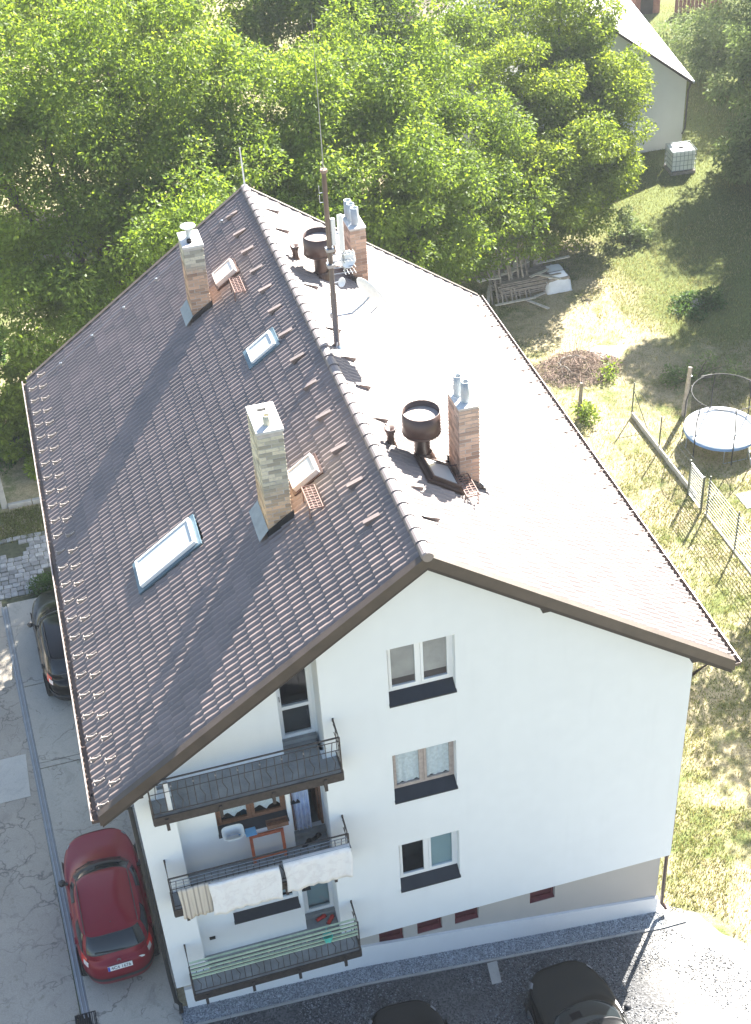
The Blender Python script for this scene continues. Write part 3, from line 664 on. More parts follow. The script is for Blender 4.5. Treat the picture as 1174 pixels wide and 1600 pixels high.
# snow guards
gm = MB(); gm.box((-.012,0,-.02),(.012,.20,.006)); gm.box((-.075,.01,.045),(.075,.016,.06)); gm.add([(-.006,0,.006),(.006,0,.006),(.006,.02,.085),(-.006,.02,.085),(.006,.12,.006),(-.006,.12,.006)], [(0,1,2,3),(2,4,5,3),(0,3,5),(1,4,2)])
gme = gm.mesh('snow_guard', M_guard)
for side, M in (('L', ML), ('R', MR)):
    ex = (LL if side == 'L' else LR)/NC
    for row in range(2):
        for k in range(26):
            i = 53-1-2*k-(row % 2) if side == 'L' else 2*k+(row % 2)
            if i < 0 or i > 52: continue
            o = put('snow_guard', gme, roof); o.matrix_local = M @ Matrix.Translation(((i+.5)*TW, (.25+row*1.0)*ex, .022)) @ Matrix.Scale(1.0 if side == 'L' else .7, 4)
# vent tiles near the ridge
vm = MB(); vm.add([(-.045,0,.0),(.045,0,.0),(.045,0,.095),(-.045,0,.095),(-.045,.32,.02),(.045,.32,.02)], [(0,1,2,3),(3,2,5,4),(0,3,4),(1,5,2)])
vme = vm.mesh('vent_tile', M_tile)
for side, M, xs_, ys_ in (('L', ML, 5.03, [2.33,3.48,4.65,5.8,6.89,7.95,9.03,9.99,10.94,11.94,12.89,13.88,1.2]), ('R', MR, 6.06, [.87,1.83,4.13,5.37,6.5,7.72,9.71,12.61,13.72])):
    Mi = M.inverted()
    for y in ys_:
        p = Mi @ Vector((xs_, y, roofz(xs_))); o = put('vent_tile', vme, roof); o.matrix_local = M @ Matrix.Translation((p.x, p.y-.1, .012))
# lightning conductor wire clips along the far part of the left slope
b = MB(); b.tube([(5.2,13.95,10.25),(-.55,13.95,6.27)], .006, 5); b.build('lightning_wire', M_galv, roof)
for k in range(6):
    x = .3+k*.9; b = MB(); b.box((x-.03,13.92,roofz(x)+.02),(x+.03,13.98,roofz(x)+.10)); b.build('wire_clip', M_galv, roof)
b = MB(); b.tube([(XR,RY1-.1,ZR+.05),(XR-.02,RY1-.1,ZR+1.05)], [.024,.016], 6); b.build('lightning_rod', M_dish, roof)
# roof windows and hatches, built in slope coordinates: u along eave, v up the slope
def roofbox(side, x0, x1, y0, y1, h0, h1):
    M = ML if side == 'L' else MR; Mi = M.inverted()
    a = Mi @ Vector((x0, y0, roofz(x0))); c = Mi @ Vector((x1, y1, roofz(x1)))
    u0, u1 = sorted((a.x, c.x)); v0, v1 = sorted((a.y, c.y))
    return M, u0, u1, v0, v1
M_teal2 = mat('dark_teal_flashing', (.10, .16, .20), .4, .3, .15, 6)
M_hatch = mat('pale_hatch_frame', (.60, .55, .52), .5, 0, .12, 6)
def skylight(side, x0, x1, y0, y1, h=.11, fm=M_pvc, fl=M_teal2, t=.055, under=None, flash=.085):
    M, u0, u1, v0, v1 = roofbox(side, x0, x1, y0, y1, 0, 0)
    b = MB()
    for (a0, b0, a1, b1) in ((u0,v0,u0+t,v1),(u1-t,v0,u1,v1),(u0+t,v0,u1-t,v0+t),(u0+t,v1-t,u1-t,v1)): b.box((a0,b0,-.02),(a1,b1,h), M)
    o = b.build('skylight', fm, house, bevel=.006)
    b = MB()
    for (a0, b0, a1, b1) in ((u0-flash,v0-flash*1.3,u0-.002,v1+flash),(u1+.002,v0-flash*1.3,u1+flash,v1+flash),(u0-.002,v0-flash*1.3,u1+.002,v0-.002),(u0-.002,v1+.002,u1+.002,v1+flash)): b.box((a0,b0,.0),(a1,b1,.045), M)
    b.build('flashing', fl, o)
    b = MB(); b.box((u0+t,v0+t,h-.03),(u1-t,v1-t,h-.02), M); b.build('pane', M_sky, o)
    return o
t_ = NT('skylight_glass'); t_.base((.46,.48,.47)); t_.b.inputs['Roughness'].default_value = .12; t_.b.inputs['IOR'].default_value = 1.9; M_sky = t_.m  # pale base colour stands in for sky reflected in the panes
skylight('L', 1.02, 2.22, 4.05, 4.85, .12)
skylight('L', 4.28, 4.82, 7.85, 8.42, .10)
M_copper = mat('copper_brown_flashing', (.24, .12, .085), .4, .3)
for (x0, x1, y0, y1) in ((4.14,4.63,3.26,3.83),(4.23,4.70,11.48,12.04)):
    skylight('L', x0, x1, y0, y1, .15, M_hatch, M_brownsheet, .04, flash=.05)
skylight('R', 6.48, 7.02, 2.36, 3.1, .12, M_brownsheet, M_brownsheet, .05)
M_step = mat('red_brown_step_grate', (.20, .12, .10), .5, .2)
def step_platform(side, x0, x1, y0, y1):
    zt = max(roofz(x0), roofz(x1))+.12
    b = MB(); b.tube([(x0,y0,zt),(x1,y0,zt),(x1,y1,zt),(x0,y1,zt),(x0,y0,zt)], .014, 6); o = b.build('roof_step', M_step, house)
    for k in range(1, 9):
        y = y0+(y1-y0)*k/9; b = MB(); b.box((x0,y-.006,zt-.02),(x1,y+.006,zt)); b.build('grate_bar', M_step, o)
    for k in range(1, 3):
        x = x0+(x1-x0)*k/3; b = MB(); b.box((x-.005,y0,zt-.022),(x+.005,y1,zt-.002)); b.build('grate_bar', M_step, o)
    for y in (y0+.1, y1-.1):
        for x in (x0, x1):
            b = MB(); b.tube([(x,y,zt),(x,y,roofz(x)-.02)], .012, 5); b.build('strut', M_step, o)
step_platform('L', 4.18, 4.42, 2.3, 3.0); step_platform('L', 4.42, 4.66, 10.4, 11.1); step_platform('R', 7.1, 7.34, 2.05, 2.75)
# chimneys of single bricks
brick_budget = [300]
def chimney(x0, x1, y0, y1, zt, bm_, cap=.06, show=('front','left')):
    zb = min(roofz(x0), roofz(x1))-.15; inset = .008
    b = MB(); b.box((x0+inset,y0+inset,zb),(x1-inset,y1-inset,zt-cap)); o = b.build('chimney', M_mortar, house)
    h, g_, bl, bw = .071, .010, .24, .112
    nr = int((zt-cap-zb)/(h+g_)); stuff = MB(); cache = {}
    def brick(ax, ay, bx_, by, z, vis):
        wx, wy = bx_-ax, by-ay; key = (round(wx,3), round(wy,3))
        if vis and brick_budget[0] > 0 and z > max(roofz(ax), zb)-.05:
            if key not in cache:
                m = MB(); m.box((0,0,0),(wx,wy,h)); me = m.mesh('brick', bm_); bb = bmesh.new(); bb.from_mesh(me); bmesh.ops.bevel(bb, geom=bb.edges[:], offset=.005, segments=1, affect='EDGES'); bb.to_mesh(me); bb.free(); cache[key] = me
            q = put('brick', cache[key], o); q.location = (ax+random.uniform(-.004,.004), ay+random.uniform(-.004,.004), z); q.rotation_euler = (0,0,random.uniform(-.01,.01)); brick_budget[0] -= 1
        else:
            jx, jy = random.uniform(-.004,.004), random.uniform(-.004,.004); stuff.box((ax+jx,ay+jy,z),(bx_+jx,by+jy,z+h))
    for r in range(nr):
        z = zb+r*(h+g_); odd = r % 2
        for face in ('front','back'):
            ya, yb_ = (y0, y0+.05) if face == 'front' else (y1-.05, y1)
            cuts = [x0]; x = x0+(bl if not odd else bl*.5)
            while x < x1-.05: cuts.append(x); x += bl+g_
            cuts.append(x1)
            for a, c in zip(cuts[:-1], cuts[1:]): brick(a+(g_*.5 if a > x0 else 0), ya, c-(g_*.5 if c < x1 else 0), yb_, z, face in show)
        for face in ('left','right'):
            xa, xb_ = (x0, x0+.05) if face == 'left' else (x1-.05, x1)
            cuts = [y0+.055]; y = y0+.055+(bl*.5 if not odd else bl)
            while y < y1-.11: cuts.append(y); y += bl+g_
            cuts.append(y1-.055)
            for a, c in zip(cuts[:-1], cuts[1:]): brick(xa, a+g_*.5, xb_, c-g_*.5, z, face in show)
    if stuff.v: q = stuff.build('brickwork', bm_, o); q['kind'] = 'stuff'
    if cap: b = MB(); b.box((x0-.015,y0-.015,zt-cap+.002),(x1+.015,y1+.015,zt)); b.build('cap', M_cap, o, bevel=.01)
    # flashing where it meets the tiles
    b = MB(); e = .035; left = x1 < XR
    for (ax, ay, bx_, by) in ((x0-e,y0-e,x1+e,y0-.006),(x0-e,y1+.006,x1+e,y1+e)):
        za, zc = roofz(ax), roofz(bx_)
        b.add([(ax,ay,za-.1),(bx_,ay,zc-.1),(bx_,by,zc-.1),(ax,by,za-.1),(ax,ay,za+.15),(bx_,ay,zc+.15),(bx_,by,zc+.15),(ax,by,za+.15)], [(0,3,2,1),(4,5,6,7),(0,1,5,4),(1,2,6,5),(2,3,7,6),(3,0,4,7)]); b.build('flashing', M_sill, o); b = MB()
    xl = x0 if left else x1; sg = -1 if left else 1
    b = MB(); za = roofz(xl+sg*.17); b.add([(xl+sg*.006,y0-.04,roofz(xl)+.17),(xl+sg*.006,y1+.04,roofz(xl)+.17),(xl+sg*.2,y1+.04,za+.055),(xl+sg*.2,y0-.04,za+.055)], [(0,1,2,3)]); b.build('apron_flashing', M_zinc, o)
    return o
chA = chimney(3.44, 3.92, 2.78, 3.68, 11.25, M_brickA)
chC = chimney(7.20, 7.60, 2.80, 3.45, 10.88, M_brickC, .02)
chB = chimney(3.48, 3.93, 11.09, 11.86, 10.85, M_brickB)
chD = chimney(7.38, 7.76, 11.35, 12.13, 10.45, M_brickC, .04)
b = MB(); b.box((3.60,3.44,11.252),(3.76,3.53,11.254)); b.build('flue_hole', M_soot, chA)
b = MB(); b.lathe([(.07,0),(.07,.2),(.055,.2),(.055,.02)], (3.68,3.0,11.245), 12); b.build('flue', M_brickA, chA, True)
b = MB(); b.lathe([(.07,0),(.07,.22)], (3.70,11.55,10.85), 12); b.build('flue', M_flue, chB, True)
b = MB(); b.lathe([(0,.31),(.17,.28),(.175,.265),(.0,.26)], (3.70,11.55,10.85), 18); b.build('cowl', M_dish, chB)
for k in range(3):
    a = k*2.1; b = MB(); b.tube([(3.70+.065*math.cos(a),11.55+.065*math.sin(a),11.05),(3.70+.11*math.cos(a),11.55+.11*math.sin(a),11.125)], .008, 5); b.build('cowl_leg', M_flue, chB)
b = MB(); b.lathe([(.06,0),(.06,.07),(.045,.07),(.045,.0)], (3.66,11.28,10.85), 10); b.build('flue', M_soot, chB, True)
for x, y, h in ((7.34,3.28,.42),(7.40,3.02,.44)):
    b = MB(); b.lathe([(.085,-.02),(.085,h*.5),(.078,h*.55),(.078,h),(.064,h),(.064,.03),(0,.03)], (x,y,10.87), 16); b.build('flue', M_flue, chC, True)
for x, y, h in ((7.52,12.0,.42),(7.54,11.8,.42),(7.57,11.56,.42)):
    b = MB(); b.lathe([(.09,-.02),(.09,h),(.075,h),(.075,.03),(0,.03)], (x,y,10.45), 16); b.build('flue', M_flue, chD, True)
# round sheet-metal ventilators and small vent stacks
def ventilator(x, y):
    z = roofz(x)-.05; o = MB().lathe([(.15,-.1),(.15,.62),(.2,.66)], (x,y,z), 20).build('roof_ventilator', M_brownsheet, house, True)
    MB().lathe([(.19,.60),(.36,.68),(.36,1.12),(.345,1.12),(.345,.78)], (x,y,z), 28).build('drum', M_brownsheet, o, True)
    MB().lathe([(.344,.99),(.30,1.0),(.0,1.03)], (x,y,z), 28).build('lid', M_ventlid, o, True)
    MB().lathe([(.365,.66),(.372,.68),(.365,.70)], (x,y,z), 28).build('band', M_brownsheet, o, True)
    MB().lathe([(.17,-.1),(.25,.0),(.16,.22)], (x+.02,y,z-.02), 20).build('base_collar', M_brownsheet, o, True)
ventilator(6.60, 3.22); ventilator(6.50, 10.71)
for x, y in ((6.02,3.32),(6.01,11.12)):
    z = roofz(x)-.03; o = MB().lathe([(.12,-.05),(.075,.08),(.065,.2),(.085,.27),(.115,.36),(.09,.37),(.0,.30)], (x,y,z), 14).build('vent_stack', M_brownsheet, house, True)
# brown stay hooks beside the ventilator
MB().tube([(6.6,2.98,9.75),(7.05,2.98,9.52),(7.2,2.98,9.5)], .012, 5).build('stay_rod', M_brownsheet, house)
# antenna mast
mast = empty('antenna_mast', 'tall grey antenna mast with white dishes standing at the roof ridge', 'antenna', (5.91, 6.9, 10.10))
MB().tube([(0,0,-.1),(0,0,1.3),(0,0,1.32),(0,0,2.6),(0,0,3.92)], [.062,.06,.05,.05,.048], 10).build('pole', M_mast, mast, True)
MB().tube([(0,0,3.9),(.0,0,5.4),(.0,0,6.9)], [.012,.008,.004], 6).build('whip', M_galv, mast)
MB().lathe([(0,.06),(.07,.05),(.075,0),(.05,-.02)], (0,0,3.92), 10).build('mast_cap', M_brickC, mast)
MB().lathe([(.25,-.06),(.16,.0),(.07,.12)], (0,0,-.02), 14).build('collar', M_zinc, mast, True)
def dish(c, nrm, r, depth, nm='dish'):
    o = MB().lathe([(r*k/8, depth*(k/8)**2) for k in range(9)]+[(r+.012, depth+.004), (r, depth-.01)]+[(r*k/8, depth*(k/8)**2-.012) for k in range(7,-1,-1)], c, 30, nrm).build(nm, M_dish, mast, True)
    return o
dc = Vector((.72,-.1,1.12)); dn = Vector((.80,.36,.38)).normalized()
dd_ = dish(dc, dn, .43, .09)
MB().tube([(0,0,.78),(.35,-.06,.80),(.58,-.09,.98),dc], .02, 6).build('dish_arm', M_galv, mast)
MB().tube([dc+Vector((0,0,-.38)), dc+Vector((.32,.12,-.22)), dc+Vector((.42,.17,.1))], .012, 6).build('feed_arm', M_galv, mast)
MB().lathe([(.0,-.05),(.035,-.05),(.035,.05),(0,.05)], dc+Vector((.42,.17,.12)), 8, dn).build('feed_horn', M_dish, mast)
MB().box((.03,-.03,.75),(-.09,.09,.86)).build('clamp', M_galv, mast); MB().box((-.08,-.08,1.9),(.08,.08,1.97)).build('clamp', M_galv, mast); MB().box((-.08,-.08,2.25),(.08,.08,2.31)).build('clamp', M_galv, mast)
dish(Vector((.34,.05,1.98)), Vector((.35,-.85,.25)), .17, .05, 'small_dish'); dish(Vector((.17,.0,1.52)), Vector((.5,-.8,.2)), .09, .03, 'small_dish')
MB().tube([(0,0,1.98),(.34,.08,1.98)], .015, 6).build('arm', M_galv, mast); MB().tube([(0,0,1.52),(.17,.02,1.52)], .015, 6).build('arm', M_galv, mast)
for x, z0_, z1_, wd in ((.10,2.35,2.93,.045),(.25,2.2,2.98,.055)):
    MB().box((x-wd,-.03,z0_),(x+wd,.05,z1_)).build('panel_antenna', M_dish, mast, bevel=.02)
    MB().tube([(0,0,(z0_+z1_)/2),(x,0,(z0_+z1_)/2)], .014, 6).build('arm', M_galv, mast)
MB().tube([(.27,0,2.2),(.27,0,1.7)], .016, 6).build('side_pole', M_galv, mast)
for z in (2.15, 2.0, 1.85, 1.72):
    MB().tube([(.0,.0,z),(.45,-.02,z)], .009, 5).build('yagi_boom', M_galv, mast)
    for k in range(4): MB().tube([(.27+.07*k,-.10,z),(.27+.07*k,.10,z)], .006, 4).build('yagi_element', M_dish, mast)
for k in range(2):
    MB().tube([(0,0,3.3+k*.2),(-.12,.0,3.3+k*.2),(-.12,0,3.45+k*.2)], .009, 5).build('bracket', M_galv, mast)
cab = MB().tube([(0,-.05,.2),(-.05,-.1,-.02),(-.15,-.5,.12),(-.33,-1.0,.26)], .012, 6).build('cable', M_dish, mast)

# ------------------------------------------------------------------ cars
def paint(name, c, flake=.0, coat=.25, rough=.35, metal=.0):
    t = NT(name); t.base(t.ramp(t.noise(220, 2), [(.3, sc(c, .85)), (.7, sc(c, 1.15))]))
    t.b.inputs['Roughness'].default_value = rough; t.b.inputs['Metallic'].default_value = metal; t.b.inputs['Coat Weight'].default_value = coat; t.b.inputs['Specular IOR Level'].default_value = .2; t.b.inputs['Coat Roughness'].default_value = .06
    return t.m
P_red = paint('metallic_dark_red_paint', (.20, .011, .023), metal=.15)
P_black = paint('black_car_paint', (.006, .006, .007), rough=.22)
P_black2 = paint('black_blue_car_paint', (.006, .006, .008), rough=.22)
M_tail = mat('red_tail_light', (.55, .02, .02), .15); M_clear = mat('clear_lamp', (.62, .55, .52), .12); M_plate = mat('plate_white', (.75, .75, .74), .4, 0, .02)
M_plateblue = mat('plate_blue', (.03, .08, .45), .4); M_trim = mat('grey_black_trim', (.035, .035, .038), .55); M_rim = mat('alloy_rim', (.42, .43, .45), .3, .8); M_seat = mat('dark_car_cabin', (.03, .03, .032), .9)
M_headlamp = mat('grey_headlamp_glass', (.20,.20,.21), .12)
def text_mesh(body, size, m, name='lettering'):
    cu = bpy.data.curves.new('t', 'FONT'); cu.body = body; cu.size = size; cu.align_x = 'CENTER'; cu.align_y = 'CENTER'; cu.extrude = .001
    to = bpy.data.objects.new('t', cu); COL.objects.link(to); dg = bpy.context.evaluated_depsgraph_get(); me = bpy.data.meshes.new_from_object(to.evaluated_get(dg))
    bpy.data.objects.remove(to); bpy.data.curves.remove(cu); me.materials.clear(); me.materials.append(m); me.name = name; return me
def spow(v, e): return math.copysign(abs(v)**e, v)
def car(name, label, loc, rz, L, Wd, H, pm, group=None, gf=.20, gr_=-.455, rf=.04, rr=-.37, hatch=True, tailhigh=False, plate=None):
    root = empty(name, label, 'car', loc, rz, group)
    E1 = .47
    def outline(th, a, yc, b, e=E1):
        return Vector((a*spow(math.cos(th), e), yc+b*spow(math.sin(th), e), 0))
    hb = .64*H            # belt height
    rings = [(.46,.47,.17,0),(.492,.488,.26,0),(.5,.5,.46,0),(.497,.497,.50*H,0),(.485,.487,.565*H,.05),(.462,.462,hb-.012,.14)]
    gy, gb = (gf+gr_)/2*L, (gf-gr_)/2*L; ry, rb = (rf+rr)/2*L, (rf-rr)/2*L
    def body(th, k):
        def ring(i):
            if i < len(rings):
                a, b_, z, drop = rings[i]; p = outline(th, a*Wd, 0, b_*L); 
                fy = max(0, (p.y/L-.16)/.34); ry_ = max(0, (-p.y/L-.40)/.1)
                p.y -= .035*L*(abs(p.x)/(Wd*.5))**2.5*(1 if p.y > 0 else -.5)*min(1, abs(p.y)/(L*.35))
                p.z = z-drop*(fy**1.6)*1.35*(H/1.5)-.06*drop*ry_; return p
            p = outline(th, .445*Wd, gy, gb, .40); p.z = hb+.012; 
            if p.y > 0: p.y += .05*L*(1-(p.x/(.445*Wd))**2)-.02*L
            return p
        i = int(min(k, len(rings)-1e-6)); t = k-i
        return ring(i).lerp(ring(i+1), t) if t > 0 else ring(i)
    def house_(th, t):     # greenhouse surface, t 0 belt .. 1 roof edge
        p = body(th, len(rings)); q = outline(th, .375*Wd, ry, rb, .40)
        if q.y > ry: q.y += .03*L*(1-(q.x/(.375*Wd))**2)-.01*L
        q.z = .945*H-.02*H*abs((q.y-ry)/rb)**2
        r = p.lerp(q, t); bul = .035*math.sin(math.pi*t); d = Vector((math.cos(th), math.sin(th), .3)).normalized(); return r+d*bul
    NS = 72
    ths = [2*math.pi*i/NS for i in range(NS)]
    b = MB(); ks = [i*.5 for i in range(2*len(rings)+1)]
    for k in ks:
        for th in ths: b.v.append(body(th, k))
    hs = [.25,.5,.75,1]
    for t in hs:
        for th in ths: b.v.append(house_(th, t))
    nr = len(ks)+len(hs)
    for s_ in (.92,.75,.5,.25):
        for th in ths:
            q = house_(th, 1); c = Vector((0, ry, H)); p = q.lerp(c, 1-s_); p.z = q.z+(H-q.z)*(1-s_**2); b.v.append(p)
    nr += 4
    for j in range(nr-1):
        for i in range(NS): b.f.append((j*NS+i, j*NS+(i+1)%NS, (j+1)*NS+(i+1)%NS, (j+1)*NS+i))
    b.f.append(tuple((nr-1)*NS+i for i in range(NS))); b.f.append(tuple(range(NS))[::-1])
    bo = b.build('body', pm, root, True)
    def patch(nm, m, fn, t0, t1, s0, s1, off=.008, nt=14, ns=5, parent=root):
        b = MB(); 
        for j in range(ns+1):
            for i in range(nt+1):
                th = R(t0+(t1-t0)*i/nt); k = s0+(s1-s0)*j/ns; p = fn(th, k); e = .02
                d1 = fn(th+e, k)-fn(th-e, k); d2 = fn(th, min(k+e, 6.0 if fn is body else 1.0))-fn(th, k-e); n = d1.cross(d2)
                n = n.normalized() if n.length > 1e-9 else Vector((0,0,1))
                b.v.append(p+n*off)
        for j in range(ns):
            for i in range(nt): a = j*(nt+1)+i; b.f.append((a, a+1, a+nt+2, a+nt+1))
        return b.build(nm, m, parent, True)
    patch('windscreen', M_carglass2, house_, 52, 128, .06, .93, nt=24)
    patch('windscreen_rim', M_trim, house_, 49, 131, .015, .97, .004, nt=24)
    rw = patch('rear_window', M_carglass2, house_, 233, 307, .22, .90, nt=24)
    patch('rear_window_rim', M_trim, house_, 230, 310, .17, .93, .004, nt=24)
    for a0, a1 in ((-36,-3),(2,38),(142,178),(183,216)): patch('side_window', M_carglass2, house_, a0, a1, .08, .90, nt=18)
    # roof ditch trims
    for s_ in (-1, 1):
        pts = []
        for i in range(9):
            y = ry+rb*.92-(rb*1.86)*i/8; x = s_*.335*Wd; pts.append(Vector((x, y, H-.028-.03*((y-ry)/rb)**2)))
        MB().tube(pts, .011, 5).build('roof_trim', M_trim, root)
    # bumpers, lamps, grille
    patch('bumper_trim', M_trim, body, 220, 320, 1.7, 2.15, .012, nt=30); patch('bumper_trim', M_trim, body, 40, 140, 1.2, 1.9, .010, nt=30)
    for a0, a1 in ((222,235),(305,318)):
        if tailhigh: patch('tail_light', M_tail, body, a0-5 if a0 < 270 else a0+1, a1-3 if a0 < 270 else a1+6, 3.2, 5.2, .014, 10, 8); patch('reversing_lamp', M_clear, body, a0+2 if a0 < 270 else a0-1, a1+1 if a0 < 270 else a1-3, 3.3, 4.2, .018, 8, 4)
        else: patch('tail_light', M_tail, body, a0, a1, 3.0, 5.0, .012, 8, 6)
    for a0, a1 in ((46,60),(120,134)): patch('headlight', M_headlamp, body, a0+2, a1-2, 3.3, 4.6, .012, 10, 6)
    patch('grille', M_trim, body, 72, 108, 2.6, 3.6, .008, 14, 3)
    # wheels
    for sx in (-1, 1):
        for wy in (.315, -.305):
            wr = .30; c = (sx*(Wd*.5-.10), wy*L, wr)
            w_ = MB().lathe([(wr*.62,-.09),(wr*.95,-.095),(wr,-.05),(wr,.05),(wr*.95,.095),(wr*.62,.09)], c, 22, (1,0,0)).build('wheel', M_black, root, True)
            MB().lathe([(0,.03),(.05,.045),(wr*.6,.085),(wr*.64,.09)], c, 18, (sx,0,0)).build('rim', M_rim, w_, True)
            b = MB()
            for i in range(13):
                a = math.pi*i/12; b.v.append((sx*(Wd*.5+.004), wy*L+(wr+.055)*math.cos(a), wr+(wr+.055)*math.sin(a)*.98)); b.v.append((sx*(Wd*.5-.03), wy*L+(wr+.0)*math.cos(a), wr+(wr+.0)*math.sin(a)))
            for i in range(12): b.f.append((2*i, 2*i+2, 2*i+3, 2*i+1))
            b.build('wheel_arch', M_trim, root)
    # mirrors
    for sx in (-1, 1):
        b = MB(); b.lathe([(0,-.075),(.06,-.06),(.085,0),(.06,.05),(0,.06)], (sx*(Wd*.5+.045), .125*L, hb+.03), 10, (0,1,0)); mo = b.build('mirror', M_trim, root, True)
        MB().box((sx*(Wd*.5-.03)-.03,.115*L-.03,hb-.0),(sx*(Wd*.5-.03)+.05,.115*L+.02,hb+.035)).build('mirror_foot', M_trim, mo)
    # door seams and handles
    for sx in (-1, 1):
        x = sx*(Wd*.5+.002)
        for yy in (.14, -.115, -.30):
            pts = []
            th0 = math.asin(max(-1, min(1, yy/.5)))
            for k in (1.2,2,3,4,5):
                best = min((abs(body(R(d if sx > 0 else 180-d), k).y-yy*L), d) for d in [q*.5 for q in range(-100, 101)])
                d = best[1]; p = body(R(d if sx > 0 else 180-d), k); pts.append(p+Vector((sx*.003, 0, 0)))
            MB().tube(pts, .005, 4).build('door_seam', M_soot, root)
        for yy in (-.09, -.26):
            MB().box((x-sx*.03-.018, yy*L-.08, .545*H), (x-sx*.03+.018, yy*L+.08, .57*H)).build('door_handle', pm, root, bevel=.006)
    # antenna, wipers, spoiler lip
    MB().tube([(0,ry-rb*.78,H-.03),(0,ry-rb*.95,H+.13)], [.012,.004], 5).build('aerial', M_black, root)
    p0, p1 = house_(R(272), .2), house_(R(252), .30); n_ = Vector((0,-.03,.02)); MB().tube([p0+n_, p1+n_], .008, 5).build('wiper', M_black, root)
    for a, c in ((95, 70), (118, 92)):
        MB().tube([house_(R(a), .02)+Vector((0,.03,.015)), house_(R(c), .12)+Vector((0,.025,.02))], .008, 5).build('wiper', M_black, root)
    if plate:
        p = body(R(270), 3.55); q = body(R(270), 2.9); tl = math.atan2(p.y-q.y, p.z-q.z)
        Mx = Matrix.Translation(p+Vector((0,-.022,-.0))) @ Matrix.Rotation(-tl, 4, 'X')
        po = MB().box((-.26,-.008,-.056),(.26,.006,.056), Mx).build('number_plate', M_plate, root)
        MB().box((-.258,-.011,-.053),(-.215,-.0085,.053), Mx).build('plate_band', M_plateblue, po)
        me = text_mesh(plate, .105, M_soot); o = put('plate_lettering', me, po); o.matrix_local = Mx @ Matrix.Translation((.02,-.0105,-.002)) @ Matrix.Rotation(math.pi/2, 4, 'X')
        e = body(R(270), 4.6)+Vector((0,-.016,0))
        for dz in (0, .035):
            b = MB(); b.add([(-.045,e.y,e.z-.02+dz),(0,e.y,e.z+.015+dz),(.045,e.y,e.z-.02+dz),(.045,e.y,e.z-.003+dz),(0,e.y,e.z+.035+dz),(-.045,e.y,e.z-.003+dz)], [(0,1,4,5),(1,2,3,4)]); b.build('chevron_emblem', M_rim, root)
        p = body(R(288), 3.9)+Vector((0,-.014,0)); b = MB(); n2 = 14; b.v = [(p.x+.075*math.cos(6.283*i/n2), p.y, p.z+.035*math.sin(6.283*i/n2)) for i in range(n2)]; b.f = [tuple(range(n2))]; b.build('oval_sticker', M_plate, root)
    return root
t_ = NT('dark_car_glass'); t_.base((.012, .016, .018)); t_.b.inputs['Roughness'].default_value = .05; t_.b.inputs['IOR'].default_value = 1.6; t_.b.inputs['Specular IOR Level'].default_value = .5; M_carglass2 = t_.m
car('parked_car', 'dark red hatchback parked beside the house under the balconies', (-1.10, 2.86, -.872), R(1.5), 3.86, 1.68, 1.50, P_red, 'cars parked around the house', tailhigh=True, plate='4C4 1676')
car('parked_car', 'black car half hidden under the left roof eave', (-1.0, 11.75, -.872), R(2.5), 4.1, 1.74, 1.48, P_black, 'cars parked around the house', tailhigh=True)
car('parked_car', 'black car in the front yard nearest the sunlit pale gravel', (7.95, -3.3, -1.76), R(3), 4.3, 1.76, 1.45, P_black, 'cars parked around the house')
car('parked_car', 'black car at the bottom edge of the photo, only its front showing', (4.25, -3.45, -1.26), R(-2), 4.2, 1.74, 1.45, P_black2, 'cars parked around the house')

# ------------------------------------------------------------------ things on the balconies
def sheet_cloth(name, label, cat, x0, x1, y, zt, drop, m, group=None, skew=0.0, back=.35):
    nx, nz = 26, 14; b = MB(); rnd = random.Random(name+label)
    ph = rnd.uniform(0, 6)
    for j in range(nz+1):
        t = j/nz
        for i in range(nx+1):
            u = i/nx; d = t*(drop+back)
            wv = .018*math.sin(u*14+ph)+.014*math.sin(u*31+ph*2)+.008*math.sin(u*53+ph)
            if d < back: yy = y+.07; z = zt-(back-d)
            else: yy = y-.012; z = zt-(d-back)+skew*u
            fal = abs(d-back); b.v.append((x0+(x1-x0)*u+.012*math.sin(z*6+u*5), yy+wv*min(1, fal*3)*(1 if d > back else .4), z+.012*math.sin(u*9+ph)*(d > back)))
    for j in range(nz):
        for i in range(nx): a = j*(nx+1)+i; b.f.append((a, a+1, a+nx+2, a+nx+1))
    o = b.build(name, m, None, True); s_ = o.modifiers.new('thick', 'SOLIDIFY'); s_.thickness = .003
    return tag(o, label, cat, group)
def sheet_mat(name, c, c2, stripes=False):
    t = NT(name)
    if stripes:
        g_ = t.node('NewGeometry'); sp = t.node('SeparateXYZ'); t.lk(g_.outputs['Position'], sp.inputs[0]); w = t.node('Math', operation='PINGPONG'); t.lk(sp.outputs['X'], w.inputs[0]); w.inputs[1].default_value = .11
        col = t.ramp(w.outputs[0], [(.0, c), (.045, c), (.05, c2), (.075, c2), (.08, c)])
        col.node.color_ramp.interpolation = 'CONSTANT'
    else:
        col = t.mix(t.ramp(t.noise(6, 4, .6, None, .8), [(.50, (0,)*3), (.60, (1,)*3)]), c, c2)
    t.base(col); t.b.inputs['Roughness'].default_value = .95; t.b.inputs['Specular IOR Level'].default_value = .1; return t.m
M_bed = sheet_mat('white_flowered_bedsheet', (.80, .79, .78), (.74, .72, .715)); M_stripe = sheet_mat('beige_striped_blanket', (.60, .54, .46), (.36, .32, .28), True)
YL = -.44-.29
sheet_cloth('blanket', 'beige blanket with stripes hanging on the middle balcony', 'blanket', .45, 1.08, YL, 3.97, .88, M_stripe)
sheet_cloth('bedsheet', 'white bedsheet hanging beside the striped beige blanket', 'sheet', 1.02, 2.36, YL-.03, 3.96, .94, M_bed, 'bedsheets on the middle balcony')
